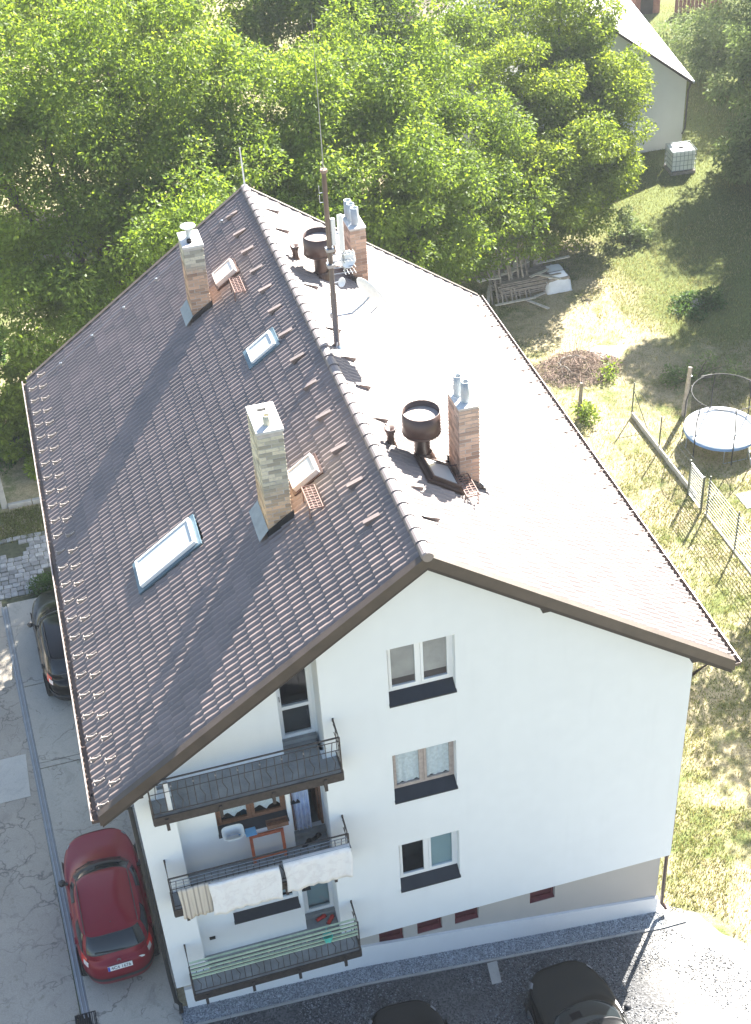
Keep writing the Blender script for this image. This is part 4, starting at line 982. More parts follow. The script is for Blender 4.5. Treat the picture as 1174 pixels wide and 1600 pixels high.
sheet_cloth('bedsheet', 'white bedsheet hanging at the right end of the middle balcony', 'sheet', 2.46, 3.76, YL-.01, 3.97, .86, M_bed, 'bedsheets on the middle balcony')
# basket, dustpan, box on the sill of the middle loggia window
bk = empty('laundry_basket', 'white plastic laundry basket on the sill of the middle loggia', 'basket', (1.68, .18, 3.96))
def rounded_ring(hx, hy, z, n=28, e=.5): return [(hx*spow(math.cos(6.2832*i/n), e), hy*spow(math.sin(6.2832*i/n), e), z) for i in range(n)]
b = MB(); n = 28
rs = [rounded_ring(.13,.085,0), rounded_ring(.20,.13,.24), rounded_ring(.215,.145,.25), rounded_ring(.215,.145,.235), rounded_ring(.19,.12,.235), rounded_ring(.12,.075,.01)]
for r_ in rs: b.v += r_
for j in range(len(rs)-1):
    for i in range(n): b.f.append((j*n+i, j*n+(i+1)%n, (j+1)*n+(i+1)%n, (j+1)*n+i))
b.f.append(tuple(range(n))); b.f.append(tuple((len(rs)-1)*n+i for i in range(n)))
b.build('tub', M_tank, bk, True); bk.rotation_euler = (.35, 0, 0)
for k in range(3): MB().box((-.1,-.075,.0+.012+k*.0),(.1,-.06,.02)).build('slot', M_bluecurt, bk) if k == 0 else MB().box((-.12,-.02+.05*k,.012),(.12,-.01+.05*k,.018)).build('slot', M_bluecurt, bk)
dp = empty('dustpan', 'blue plastic dustpan lying beside the white basket', 'dustpan', (2.02, .16, 3.96))
MB().add([], []) ; b = MB(); b.add([(-.11,-.08,.02),(.11,-.08,.02),(.10,.10,.05),(-.10,.10,.05),(-.11,-.08,.0),(.11,-.08,.0),(.10,.10,.0),(-.10,.10,.0)], [(0,1,2,3),(4,7,6,5),(0,4,5,1),(1,5,6,2),(2,6,7,3),(3,7,4,0)]); b.build('pan', M_bluepl, dp, bevel=.01)
MB().tube([(-.10,0,.04),(-.24,-.01,.05)], .014, 6).build('handle', M_bluepl, dp)
tr_ = empty('planter_box', 'dark brown box on the sill at the right of the loggia window', 'box', (2.55, .20, 3.97))
MB().box((-.2,-.07,0),(.2,.07,.02)).build('bottom', M_woodframe, tr_)
for a in ((-.2,-.08,0,.2,-.071,.10),(-.2,.071,0,.2,.08,.10),(-.21,-.08,0,-.201,.08,.10),(.201,-.08,0,.21,.08,.10)): MB().box(a[:3], a[3:]).build('board', M_woodframe, tr_)
fr = empty('orange_frame', 'orange-red wooden frame leaning on the middle loggia wall', 'stand', (2.32, .20, 3.03))  # plain open frame of unknown use
for a in ((-.34,0,0,-.28,.04,.72),(.28,0,0,.34,.04,.72),(-.279,0,.66,.279,.04,.72),(-.279,0,.1,.279,.04,.14)): MB().box(a[:3], a[3:]).build('bar', M_orange, fr)
fr.rotation_euler = (-.13, 0, 0); fr.location = (2.32, .16, 3.03)
for k, (x, y, rz) in enumerate(((3.10,.33,-.9),(3.30,.42,-1.1))):
    s_ = empty('slipper', ('black slipper on the middle balcony floor nearest the railing', 'black slipper on the middle balcony floor next to the reveal')[k], 'slipper', (x, y, 3.03), rz, 'black slippers')
    b = MB()
    prof = [(-.13,.032),(-.10,.042),(-.03,.036),(.05,.045),(.11,.04),(.13,.02)]
    for z in (0,.025):
        for (yy, w_) in prof: b.v.append((w_, yy, z))
        for (yy, w_) in prof[::-1]: b.v.append((-w_, yy, z))
    n2 = 12
    for i in range(n2): b.f.append((i, (i+1)%n2, n2+(i+1)%n2, n2+i))
    b.f.append(tuple(range(n2, 2*n2))); b.f.append(tuple(range(n2))[::-1]); b.build('sole', M_black, s_)
    MB().lathe([(.0,.05),(.05,.03),(.055,0)], (0,.06,.022), 10).build('upper', M_black, s_, True)
for k, (x, y, lb) in enumerate(((3.22,.50,'red clog on the lowest balcony floor close to the door frame'),(3.40,.40,'red clog on the lowest balcony floor close to the reveal'))):
    s_ = empty('clog', lb, 'clog', (x, y, .352), .5*k-1.2, 'red clogs')
    b = MB(); rs = [(-.12,.035,.03),(-.08,.045,.06),(0,.042,.05),(.07,.05,.075),(.12,.035,.04)]
    for (yy, w_, h_) in rs:
        for a in range(8): th = math.pi*a/7; b.v.append((w_*math.cos(th), yy, h_*math.sin(th)))
    for j in range(4):
        for i in range(7): b.f.append((j*8+i, j*8+i+1, (j+1)*8+i+1, (j+1)*8+i))
    b.f += [tuple(range(8)), tuple(range(32, 40))]; b.build('shell', M_red, s_, True); MB().box((-.045,-.12,-.001),(.045,.12,.012)).build('sole', M_black, s_)
pg = empty('peg_bag', 'turquoise clothes peg basket hanging on the lowest balcony rail', 'basket', (3.15, -.60, 1.12))
b = MB(); n = 20; rs = [rounded_ring(.07,.05,-.06,n), rounded_ring(.10,.07,.12,n), rounded_ring(.105,.075,.13,n), rounded_ring(.09,.06,.11,n), rounded_ring(.06,.04,-.05,n)]
for r_ in rs: b.v += r_
for j in range(len(rs)-1):
    for i in range(n):
        if j != 0 or i % 2: b.f.append((j*n+i, j*n+(i+1)%n, (j+1)*n+(i+1)%n, (j+1)*n+i))
b.build('basket_body', M_teal, pg, True); MB().tube([(0,.07,.12),(0,.08,.2),(0,.12,.21),(0,.13,.16)], .008, 5).build('hook', M_teal, pg)

# ------------------------------------------------------------------ vegetation
def leaf_cloud(name, centers, radii, n, size, m, parent=None, flat=.65, droop=.35, elong=2.0, per=None):
    """leaves scattered round clump centres; each leaf a folded rhomb of two triangles"""
    C_ = np.asarray(centers, float); Rr = np.asarray(radii, float)
    w = Rr**2; idx = RNG.choice(len(C_), n, p=w/w.sum())
    d = RNG.normal(size=(n,3)); d /= np.linalg.norm(d, axis=1)[:,None]
    rad = RNG.uniform(.25, 1, n)**.6
    P = C_[idx]+d*(rad*Rr[idx])[:,None]*np.array([1,1,flat])
    out = d.copy(); out[:,2] = out[:,2]*.4-droop; out += RNG.normal(size=(n,3))*.55
    out /= np.linalg.norm(out, axis=1)[:,None]
    up = RNG.normal(size=(n,3))*.55+np.array([0,0,1.0]); side = np.cross(out, up); side /= np.linalg.norm(side, axis=1)[:,None]+1e-9
    nn = np.cross(side, out)
    L_ = (size*RNG.uniform(.6, 1.35, n))[:,None]; Wd = L_/elong
    a = P; b = P+out*L_*.5+side*Wd*.5-nn*L_*.06; c = P+out*L_; e = P+out*L_*.5-side*Wd*.5-nn*L_*.06
    V = np.stack([a,b,c,e], 1).reshape(-1,3); F = (np.arange(n)*4)[:,None]+np.array([0,1,2,3])
    return put(name, npmesh(name, V, F, m), parent)
def clumps(lobes, per_m2=1.0, rc=.75, inner=.25):
    cs, rs = [], []
    for (x, y, z, r, rz_) in lobes:
        k = int(4*math.pi*r*r*per_m2*.5)+6
        d = RNG.normal(size=(k,3)); d /= np.linalg.norm(d, axis=1)[:,None]
        rad = np.where(RNG.random(k) < inner, RNG.uniform(.3,.8,k), RNG.uniform(.8,1.08,k))
        p = np.array([x,y,z])+d*rad[:,None]*np.array([r,r,rz_]); cs.append(p); rs.append(rc*RNG.uniform(.55,1.35,k))
    return np.concatenate(cs), np.concatenate(rs)
def tree(name, label, base, lobes, nleaf, size, m, group=None, trunk_r=.28, rc=.75, per=1.0, flat=.65, droop=.35, elong=2.0, inner=.25):
    bx_, by, bz = base; root = empty(name, label, 'tree', base, 0, group)
    cs, rs = clumps(lobes, per, rc, inner); cs = cs-np.array(base)
    keep = cs[:,2] > .5; cs, rs = cs[keep], rs[keep]
    leaf_cloud('crown', cs, rs, nleaf, size, m, root, flat, droop, elong)
    b = MB(); lob = [(Vector((x,y,z))-Vector(base), r) for (x,y,z,r,_) in lobes]
    fork = Vector((0,0,max(1.2, min(l[0].z for l in lob)*.55)))
    b.tube([(0,0,-.1),(0.03,.02,fork.z*.5),fork], [trunk_r*1.25, trunk_r, trunk_r*.85], 10)
    for c, r in lob:
        mid = fork.lerp(c, .5)+Vector((0,0,.25)); b.tube([fork-Vector((0,0,.25)), mid, c], [trunk_r*.6, trunk_r*.38, trunk_r*.2], 7)
        for k in range(5):
            q = Vector(cs[RNG.integers(len(cs))])
            if (q-c).length < r*1.3: b.tube([c.lerp(mid, .3), c.lerp(q, .5)+Vector((0,0,.1)), q], [trunk_r*.18, trunk_r*.1, .012], 5)
    b.build('trunk', M_bark, root, True)
    return root
LS = .145
def L5(*a): return a
tree('walnut_tree', 'large walnut tree with sunlit crown filling the upper left corner', (1.8, 26.5, -.95),
     [(1.0,28.0,9.0,3.6,3.0),(4.2,28.2,8.8,3.2,2.8),(-.3,26,6.2,3.3,2.8),(3.4,25.8,6.0,3.0,2.6),(.2,23.0,3.9,2.6,2.3),(2.6,23.0,3.9,2.6,2.3),(5.0,24.0,5.4,2.2,2.3),(6.2,27.2,7.2,2.6,2.6),(-1.8,29,8,3,2.6),(4.5,21.4,5.2,1.9,1.9),(4.8,20.6,6.9,1.5,1.4)], 185000, LS, M_leaf, 'trees behind the house', .34, .8, 1.0)
tree('walnut_tree', 'broad dense walnut tree rising straight behind the roof ridge and chimneys', (11.8, 26.2, -2.1),
     [(7.9,24.2,4.9,2.5,2.5),(11.0,25.6,5.4,3.0,2.7),(13.8,26.2,3.0,2.5,2.3),(9.4,27.6,6.6,3.0,2.6),(12.8,29.6,6.6,3.2,2.7),(15.6,29.4,4.4,2.6,2.3),(11.8,24.4,2.6,2.2,2.0),(16.2,27.8,1.6,1.9,1.7),(9.0,22.6,2.2,2.0,2.0)], 185000, LS, M_leaf, 'trees behind the house', .36, .8, 1.0)
tree('walnut_tree', 'yellow-green walnut tree overhanging the board pile, in front of the white shed', (19.6, 31.0, -2.1),
     [(20.9,31.0,1.6,2.5,2.2),(22.3,33.2,2.6,2.3,2.0),(19.4,29.6,.6,1.9,1.6),(18.4,30.0,1.9,2.0,1.7),(22.6,31.8,.9,1.6,1.5),(20.0,33.5,3.6,2.4,2.0),(23.4,33.2,2.5,1.9,1.6),(23.4,35.0,3.9,2.0,1.7),(22.6,36.2,5.4,2.0,1.6)], 150000, LS*.95, M_leafy, 'trees behind the house', .26, .7, 1.1)
tree('background_tree', 'pale green tree behind the upper left walnut, cut by the top edge', (4.5, 41.5, -1.2),
     [(2.6,42,6.2,3.6,3.2),(8.0,42,5.6,3.4,3.0),(5.2,44,8,3.6,3),(5.0,40.5,3,3.2,2.6)], 70000, .19, M_leafy, 'trees along the top edge', .32, .95, .8)
tree('background_tree', 'green tree behind the middle walnut, cut by the top edge', (14.5, 40.5, -2.1),
     [(13.0,40.5,5.2,3.2,2.8),(18.0,40.8,4.4,3.1,2.6),(15.5,43,7,3.4,2.8),(15.2,38.6,2.6,2.6,2.2)], 70000, .19, M_leaf, 'trees along the top edge', .32, .95, .8)
tree('background_tree', 'sunlit tree just left of the white shed roof, at the top edge', (24.2, 43.0, -2.1),
     [(23.2,42.6,2.8,2.2,2.1),(24.6,45,3.8,2.2,2.0),(21.4,41.8,1.8,1.9,1.7)], 40000, .18, M_leafy, 'trees along the top edge', .22, .85, .8)
tree('background_tree', 'dark tree far behind, peeping between the two walnut crowns', (-3, 45, -.95), [(-3,46,5,4,3.4),(0,52,6,4,3.5),(-5,40,4,3.4,3)], 40000, .22, M_leaf, 'trees along the top edge', .3, 1.0, .7)
tree('garden_tree', 'tall dense spruce-green tree at the right edge above the shaded lawn', (31.6, 35.5, -2.1),
     [(31.3,34.4,.6,2.2,2.2),(33.4,36.2,3.4,2.4,2.6),(31.0,32.6,-.7,1.9,1.4),(34.2,34.4,1.5,2.6,2.4),(33.8,36.6,6.0,2.2,2.4),(32.6,35.2,2.6,1.6,2.0)], 62000, .2, M_leafg, 'trees along the right edge', .3, .7, 1.1, .7, .5, 2.6)
tree('garden_tree', 'grey-green feathery tree at the upper right corner beside the shed roof', (35.6, 44.0, -2.1),
     [(34.6,43.4,0,2.2,2.0),(36.4,44.6,2.6,2.6,2.4),(34.0,46.0,-.4,1.8,1.5),(37.5,43.0,.6,2.6,2.2)], 36000, .2, M_leafg, 'trees along the right edge', .25, .8, 1.0, .7, .5, 3.0)
tree('garden_tree', 'leafy tree outside the right edge whose shade falls on the lawn', (22.4, 11.0, -2.1),
     [(22.0,10.8,3.6,2.2,2.0),(23.2,12.2,5.0,2.0,1.9),(21.6,8.6,3.0,1.7,1.4),(23.4,9.2,5.4,1.9,1.6),(20.6,6.4,3.4,1.5,1.3)], 9000, .26, M_leaf, 'trees along the right edge', .25, .7, .7)
tree('garden_tree', 'second leafy tree outside the right edge, shading the meadow', (34.0, 30.0, -2.1),
     [(33.4,29.8,3.4,3.0,2.6),(34.6,31.2,6.2,2.8,2.4),(33.4,27.2,2.6,2.2,2.0),(36,33,5,3,2.6),(32.2,30,6.5,2.2,2.0),(31.0,30.8,8.0,1.8,1.5)], 95000, .25, M_leaf, 'trees along the right edge', .3, .8, .7)
def bush(name, label, base, lobes, n, size, m, group=None, cat='bush'):
    root = empty(name, label, cat, base, 0, group); cs, rs = clumps(lobes, 2.2, .28, .4); cs = cs-np.array(base); k = cs[:,2] > .02; cs, rs = cs[k], rs[k]
    leaf_cloud('foliage', cs, rs, n, size, m, root, .8, .1, 2.2)
    b = MB()
    for i in range(7): q = Vector(cs[RNG.integers(len(cs))]); b.tube([(0,0,-.05), q*.5+Vector((0,0,.1)), q], [.02,.014,.006], 5)
    b.build('stem', M_bark, root); return root
bush('hedge_bush', 'bright leafy bush beside the left roof eave behind the drive', (-1.3, 21.6, -.9), [(-1.3,21.4,.0,.85,.9),(-1.0,23.2,.5,.9,1.1),(-1.6,22.3,.7,.8,1.0),(-.6,24.6,.8,.8,1.0),(-1.0,20.3,-.35,.6,.5)], 17000, .15, M_leafy)
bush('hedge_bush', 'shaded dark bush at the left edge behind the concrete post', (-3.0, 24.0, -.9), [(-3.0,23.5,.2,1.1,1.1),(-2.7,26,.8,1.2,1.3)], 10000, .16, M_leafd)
bush('garden_shrub', 'small shrub growing round the old post beside the right eave', (16.85, 19.1, -2.1), [(16.9,19.0,-1.8,.26,.42),(17.0,19.3,-1.95,.24,.22)], 800, .12, M_leafy)
bush('garden_shrub', 'silvery shrub at the tip of the shade on the lawn', (23.64, 30.9, -2.1), [(23.64,30.9,-1.6,.55,.6),(23.9,30.5,-1.8,.5,.4)], 1800, .16, M_leafg)
bush('garden_shrub', 'weedy clump around the grey stone in the shaded lawn', (23.7, 24.7, -2.1), [(23.4,24.6,-2.0,.6,.25),(24.2,24.8,-2.0,.5,.3),(23.7,25.2,-2.0,.5,.25)], 2600, .12, M_leafd)
bush('garden_shrub', 'pale shrub behind the trampoline at the right edge', (21.6, 20.2, -2.1), [(21.3,20.3,-1.8,.5,.4),(22.2,20.0,-1.75,.6,.5),(20.7,20.2,-1.95,.35,.25)], 1500, .12, M_leafg)
bush('garden_shrub', 'low weedy shrub beside the brush pile on the dry grass', (18.9, 21.7, -2.1), [(18.95,21.7,-1.98,.26,.14),(18.6,21.2,-2.03,.25,.1)], 450, .12, M_leafy)
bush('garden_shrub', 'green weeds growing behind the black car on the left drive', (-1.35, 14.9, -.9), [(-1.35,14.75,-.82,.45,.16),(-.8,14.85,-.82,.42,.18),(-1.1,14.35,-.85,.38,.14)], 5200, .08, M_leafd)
# grass
def blades(name, label, n, m, h, w, xr, yr, keep, cat='grass'):
    X = RNG.uniform(*xr, n); Y = RNG.uniform(*yr, n); k = keep(X, Y); X, Y = X[k], Y[k]; n = len(X)
    Z = np.interp(X, XB, ZB)-.012; a = RNG.uniform(0, 6.28, n); hh = h*RNG.uniform(.4, 1.5, n); ww = w*RNG.uniform(.6, 1.4, n)
    lx, ly = RNG.normal(size=n)*hh*.45, RNG.normal(size=n)*hh*.45
    P = np.stack([X, Y, Z], -1); s_ = np.stack([np.cos(a)*ww, np.sin(a)*ww, np.zeros(n)], -1)
    V = np.stack([P-s_, P+s_, P+np.stack([lx, ly, hh], -1)], 1).reshape(-1,3); F = (np.arange(n)*3)[:,None]+np.array([0,1,2])
    return tag(put(name, npmesh(name, V, F, m)), label, cat, kind='stuff')
def dist_keep(X, Y): return RNG.random(len(X)) < np.clip(38/np.hypot(X, Y+18)**1.0-.25, .15, 1)
def garden(X, Y):  # visible garden: right of the house, not on the gravel yard
    return (X > 11.15+np.clip(.2-Y, 0, 9)*.75+.35*vnoise(X, Y, 2.5, 31)) & ((Y > 14.9) | (X > 11.2)) & (X < 16+Y*.5+6)
def green_keep(X, Y): return garden(X, Y) & dist_keep(X, Y) & (vnoise(X, Y, .55, 3)+.5*vnoise(X, Y, 2.0, 5) > -.5+.6*((Y > 19.5) & (X < 21))-.9*((X > 20) & (Y > 20) & (X+Y > 45)))
def dry_keep(X, Y): return garden(X, Y) & dist_keep(X, Y) & (vnoise(X, Y, .55, 3)+.5*vnoise(X, Y, 2.0, 5) < .3+.9*((Y > 19.5) & (X < 21)))
blades('grass', 'green grass of the sunny garden right of the house', 760000, M_grass, .085, .012, (11, 40), (-4, 56), green_keep)
blades('dry_grass', 'straw-coloured dry grass between the green patches', 460000, M_dry, .075, .011, (11, 40), (-4, 56), dry_keep)
blades('verge_grass', 'shaded grass verge behind the stone setts on the left', 26000, M_grass, .09, .012, (-6, 0), (17.3, 20.5), lambda X, Y: (Y < 18.95) & (vnoise(X, Y, 1.5, 8) > -.7))
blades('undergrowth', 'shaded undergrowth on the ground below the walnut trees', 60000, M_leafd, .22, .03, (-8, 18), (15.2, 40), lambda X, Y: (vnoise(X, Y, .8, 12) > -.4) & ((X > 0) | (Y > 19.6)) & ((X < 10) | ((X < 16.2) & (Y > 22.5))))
blades('weeds', 'sparse weeds in the joints and along the drain of the drive', 9000, M_grass, .05, .007, (-2.95, -.1), (-.6, 14.6), lambda X, Y: ((np.abs(X-(-1.96-.0527*(Y-.67))+.13) < .05) & (vnoise(X, Y, 2.2, 21) > .3)) | ((np.min(np.abs(Y[:,None]-np.array([2.28, 7.86, 8.05, 10.93])[None]), 1) < .02) & (vnoise(X, Y, 3.0, 22) > .1)) | ((X > -.16) & (vnoise(X, Y, 1.6, 23) > .6)))
# edging, post at the left
le = empty('garden_edging', 'low concrete edging beside the bushes at the end of the drive', 'edging', (-2.3, 19.1, -.9))
for k in range(3): MB().box((.08+k*.75,-.06,-.1),(.80+k*.75,.06,.15)).build('edging_stone', M_concrete, le, bevel=.01)
pst = empty('concrete_post', 'square concrete fence post at the left edge by the edging', 'post', (-2.33, 19.2, -.9))
MB().box((-.09,-.09,-.1),(.09,.09,1.75)).build('shaft', M_concrete, pst, bevel=.012); MB().box((-.10,-.10,1.75),(.10,.10,1.80)).build('cap', M_concrete, pst, bevel=.012)

# ------------------------------------------------------------------ garden things
def xf(loc, rz=0): return Matrix.Translation(loc) @ Matrix.Rotation(rz, 4, 'Z')
tp = empty('trampoline', 'round white trampoline with blue pad and safety net on the lawn', 'trampoline', (20.55, 16.35, -2.1))
M_mat = mat('white_jumping_mat', (.74, .75, .77), .6, 0, .05, 3); M_pad = mat('white_blue_pad', (.62, .67, .76), .5, 0, .25, 3); M_padb = mat('blue_pad_skirt', (.10, .20, .42), .5, 0, .2, 4)
MB().lathe([(0,.0),(.5,-.012),(.98,.0)], (0,0,.64), 40).build('jumping_mat', M_mat, tp, True)
MB().lathe([(.97,.0),(.99,.035),(1.18,.04),(1.22,.0)], (0,0,.64), 40).build('pad', M_pad, tp, True)
MB().lathe([(1.222,.0),(1.228,-.09)], (0,0,.64), 40).build('pad_skirt', M_padb, tp, True)
def ring(r, z, rad, m, nm, n=36, par=tp): return MB().tube([(r*math.cos(6.2832*i/n), r*math.sin(6.2832*i/n), z) for i in range(n+1)], rad, 6, False).build(nm, m, par, True)
ring(1.19, .58, .022, M_galv, 'frame_ring'); ring(1.0, .65, .012, M_black, 'mat_edge'); ring(1.08, 2.03, .016, M_black, 'net_ring')
for k in range(6):
    a = 6.2832*k/6+.35; x, y = 1.24*math.cos(a), 1.24*math.sin(a)
    MB().tube([(x,y,.02),(x,y,1.4),(1.10*math.cos(a),1.10*math.sin(a),2.03)], .02, 6).build('net_pole', M_black, tp)
for k in range(3):
    a0 = 6.2832*k/3+.15; p = [(1.15*math.cos(a0+d), 1.15*math.sin(a0+d)) for d in (0,.75)]
    MB().tube([(p[0][0],p[0][1],.58),(p[0][0],p[0][1],.02),(p[1][0],p[1][1],.02),(p[1][0],p[1][1],.58)], .02, 6).build('leg', M_galv, tp)
t_ = NT('black_safety_net'); t_.n.remove(t_.b); tr = t_.node('BsdfTransparent'); df = t_.node('BsdfDiffuse'); df.inputs[0].default_value = (.03,.03,.03,1); mx = t_.node('MixShader'); mx.inputs[0].default_value = .30; t_.lk(tr.outputs[0], mx.inputs[1]); t_.lk(df.outputs[0], mx.inputs[2]); t_.lk(mx.outputs[0], t_.out.inputs[0]); M_net = t_.m
MB().lathe([(1.07,2.02),(1.05,1.4),(1.01,.68)], (0,0,0), 40).build('safety_net', M_net, tp, True)
MB().box((-.34,1.06,1.93),(.05,1.09,2.06)).build('net_badge', M_black, tp)
ld_ = MB(); ld_.tube([(.32,-1.22,.6),(.36,-1.5,0)], .016, 6); ld_.build('ladder_rail', M_galv, tp); MB().tube([(.66,-1.12,.6),(.72,-1.38,0)], .016, 6).build('ladder_rail', M_galv, tp)
for t in (.25,.6): MB().tube([(.32+.04*t,-1.22-.28*t,.6-.6*t),(.66+.06*t,-1.12-.26*t,.6-.6*t)], .014, 6).build('ladder_rung', M_galv, tp)
# wire fence with steel posts, gate and slatted fence
M_slat = mat('grey_painted_slat', (.30,.31,.30), .6)
wf = empty('wire_fence', 'thin wire fence on steel posts with a concrete base board', 'fence', (18.5, 18.8, -2.1))
M_post = mat('dark_green_post', (.05,.06,.05), .6, .2)
for y in (0, -2.15): MB().tube([(0,y,-.05),(.02,y,1.35)], .022, 6).build('post', M_post, wf)
MB().tube([(0,0,1.1),(.12,-1.0,0.1)], .015, 6).build('stay', M_post, wf)
for k in range(2): MB().box((-.03,-2.45-2.45*k,-.02),(.03,-.02-2.45*k,.2)).build('base_board', M_concrete, wf, bevel=.008)
for z in (.35,.7,1.05,1.3): MB().tube([(.012,0,z),(.015,-2.2,z-.01),(.012,-4.6,z)], .004, 4).build('wire', M_galv, wf)
gt = empty('garden_gate', 'narrow galvanised gate with horizontal slats beside the wire fence', 'gate', (18.35, 14.15, -2.1))
for y in (0, -.92): MB().tube([(0,y,-.05),(0,y,1.38)], .03, 8).build('post', M_post, gt)
MB().tube([(0,-.06,.12),(0,-.06,1.3),(0,-.86,1.3),(0,-.86,.12),(0,-.06,.12)], .022, 6).build('leaf_frame', M_galv, gt)
for k in range(11): MB().box((-.006,-.84,.2+k*.1),(.006,-.08,.220+k*.1)).build('slat', M_slat, gt)
sf = empty('slatted_fence', 'white fence of thin horizontal slats running to the right edge', 'fence', (18.45, 13.15, -2.1))
for k in range(11): MB().box((-.005,-5.6,.08+k*.125),(.005,-.02,.100+k*.125)).build('slat', M_slat, sf)
for k in range(4): MB().tube([(.04,-.05-k*1.85,-.05),(.04,-.05-k*1.85,1.45)], .028, 6).build('post', M_post, sf)
MB().box((-.04,-5.6,-.02),(.04,-.02,.045)).build('base_board', M_concrete, sf)
op = empty('wooden_post', 'weathered leaning wooden post behind the trampoline', 'post', (20.15, 18.25, -2.1)); MB().tube([(0,0,-.1),(.06,.04,.9),(.14,.10,1.85)], [.085,.08,.07], 8).build('shaft', M_wood, op, True); MB().box((.07,.02,1.5),(.2,.16,1.53)).build('bracket', M_galv, op)
op = empty('wooden_post', 'old wooden post wrapped by a shrub near the right eave', 'post', (16.77, 19.25, -2.1)); MB().tube([(0,0,-.1),(.02,.0,.8),(.05,.02,1.45)], [.075,.07,.06], 8).build('shaft', M_wood, op, True); MB().tube([(.01,0,1.2),(.2,.1,1.15)], .01, 5).build('nail_bracket', M_galv, op)
b = MB(); b.box((19.75,12.9,-2.14),(21.9,13.7,-2.07)); tag(b.build('stepping_slab', M_concrete, bevel=.01), 'pale concrete slab on the grass beyond the slatted fence', 'slab')
# brush pile
bp = empty('brush_pile', 'heap of dry brown branches on the straw-coloured grass by the right eave', 'brush pile', (17.9, 22.2, -2.1))
b = MB()
for k in range(1400):
    a, r_ = random.uniform(0, 6.283), random.random()**.6*1.45; x, y = r_*math.cos(a)*1.1, r_*math.sin(a)*.8; z = .45*(1-r_/1.5)*random.random()+.02
    th = random.uniform(0, 6.283); l = random.uniform(.15, .55); p = Vector((x, y, z)); d = Vector((math.cos(th), math.sin(th), random.uniform(-.15,.45)))*l
    b.tube([p-d*.5, p+Vector((random.uniform(-.04,.04), random.uniform(-.04,.04), .03)), p+d*.5], [.011,.009,.004], 3, False)
o = b.build('twigs', M_twig, bp); o['kind'] = 'stuff'
for k in range(9):
    a = random.uniform(0, 6.28); pts = []
    for j in range(6): pts.append((.5*math.cos(a)+.12*j*math.cos(a+1.9)-.2, .4*math.sin(a)+.12*j*math.sin(a+1.9), .35-.03*j+.08*math.sin(j*1.3)))
    MB().tube(pts, [.022,.02,.018,.015,.012,.008], 5).build('branch', M_wood, bp)
for k in range(4): MB().tube([(.1+.05*k,.6,.1),(.2+.1*k,.75,.8),(.22+.16*k,.8,1.1+.1*k)], [.012,.008,.004], 4).build('dry_stem', M_twig, bp)
def mound(name, label, cat, c, rx, ry_, h, m, kind=None):
    b = MB(); n, k = 28, 6
    for j in range(k+1):
        for i in range(n):
            a = 6.2832*i/n; t = j/k; rr_ = 1+.18*math.sin(3*a+1)+.1*math.sin(5*a); x, y = rx*(1-t)*rr_*math.cos(a), ry_*(1-t)*rr_*math.sin(a)
            b.v.append((c[0]+x, c[1]+y, c[2]+h*(1-(1-t)**2)+.02*math.sin(9*x+7*y)*t))
    for j in range(k):
        for i in range(n): b.f.append((j*n+i, j*n+(i+1)%n, (j+1)*n+(i+1)%n, (j+1)*n+i))
    b.f.append(tuple(k*n+i for i in range(n)))
    return tag(b.build(name, m, None, True), label, cat, kind=kind)
mound('ash_heap', 'pale heap of ash and sand beside the brush pile', 'heap', (19.35, 22.9, -2.11), .75, .55, .10, mat('pale_ash', (.50,.47,.42), .95, 0, .15, 8, .5, 40))
mound('field_stone', 'grey stone slab half hidden by weeds in the shaded lawn', 'stone', (23.8, 24.9, -2.1), .38, .22, .24, M_concrete)
# board pile under the tree
M_palewood = mat('pale_split_wood', (.50,.46,.40), .85, 0, .3, 9, .3, 30)
wp = empty('board_pile', 'stack of grey boards and poles under the yellow-green walnut tree', 'wood pile', (18.0, 28.2, -2.1), .02)
for j in range(8):
    for k in range(3):
        l = 2.3+random.uniform(-.25,.2); x0 = -1.05+random.uniform(-.1,.1); y = -.45+k*.3+random.uniform(-.03,.03); z = .1+j*.085
        MB().box((x0,y,z),(x0+l,y+.24,z+.05), Matrix.Rotation(random.uniform(-.02,.02), 4, 'Z')).build('board', M_wood, wp)
for k in range(9):
    x = -1.4+k*.2+random.uniform(-.06,.06); MB().tube([(x,-.65+random.uniform(-.1,.1),0),(x+random.uniform(-.25,.25),.3,random.uniform(1.3,2.0))], .04, 6).build('pole', M_wood, wp)
for k in range(4): MB().box((-.9+k*.55,.55,.0),(-.5+k*.55,.6,1.2+.1*(k%2)), Matrix.Rotation(-.12, 4, 'X')).build('board', M_wood, wp)
for k in range(12):
    x, y = random.uniform(-1.9, .9), random.uniform(-.9, 1.0); MB().box((0,-.06,0),(random.uniform(.8,1.7),.06,.035), Matrix.Translation((x,y,random.uniform(.02,.12) if abs(y) > .55 else .80)) @ Matrix.Rotation(random.uniform(-1.2,1.2), 4, 'Z') @ Matrix.Rotation(random.uniform(-.12,.05), 4, 'Y')).build('board', M_palewood, wp)
tpl = empty('tarpaulin_stack', 'pale tarpaulin-covered stack at the right end of the board pile', 'tarpaulin', (19.35, 28.15, -2.1))
b = MB(); nx, ny = 14, 12
for j in range(ny+1):
    for i in range(nx+1):
        u, v = i/nx*2-1, j/ny*2-1; h = .8*(1-max(abs(u)**5, abs(v)**5)); b.v.append((u*.52+.02*math.sin(5*v), v*.62, max(.02, h+.03*math.sin(6*u+2)*math.sin(5*v))))
for j in range(ny):
    for i in range(nx): a = j*(nx+1)+i; b.f.append((a, a+1, a+nx+2, a+nx+1))
b.build('sheet', M_tarp, tpl, True); MB().box((-.44,-.5,.0),(.44,.5,.6)).build('stack_core', M_wood, tpl)
for y in (-.3,.25): MB().tube([(-.53,y,.3),(-.45,y,.80),(.45,y,.82),(.53,y,.3)], .012, 5).build('strap', M_black, tpl)
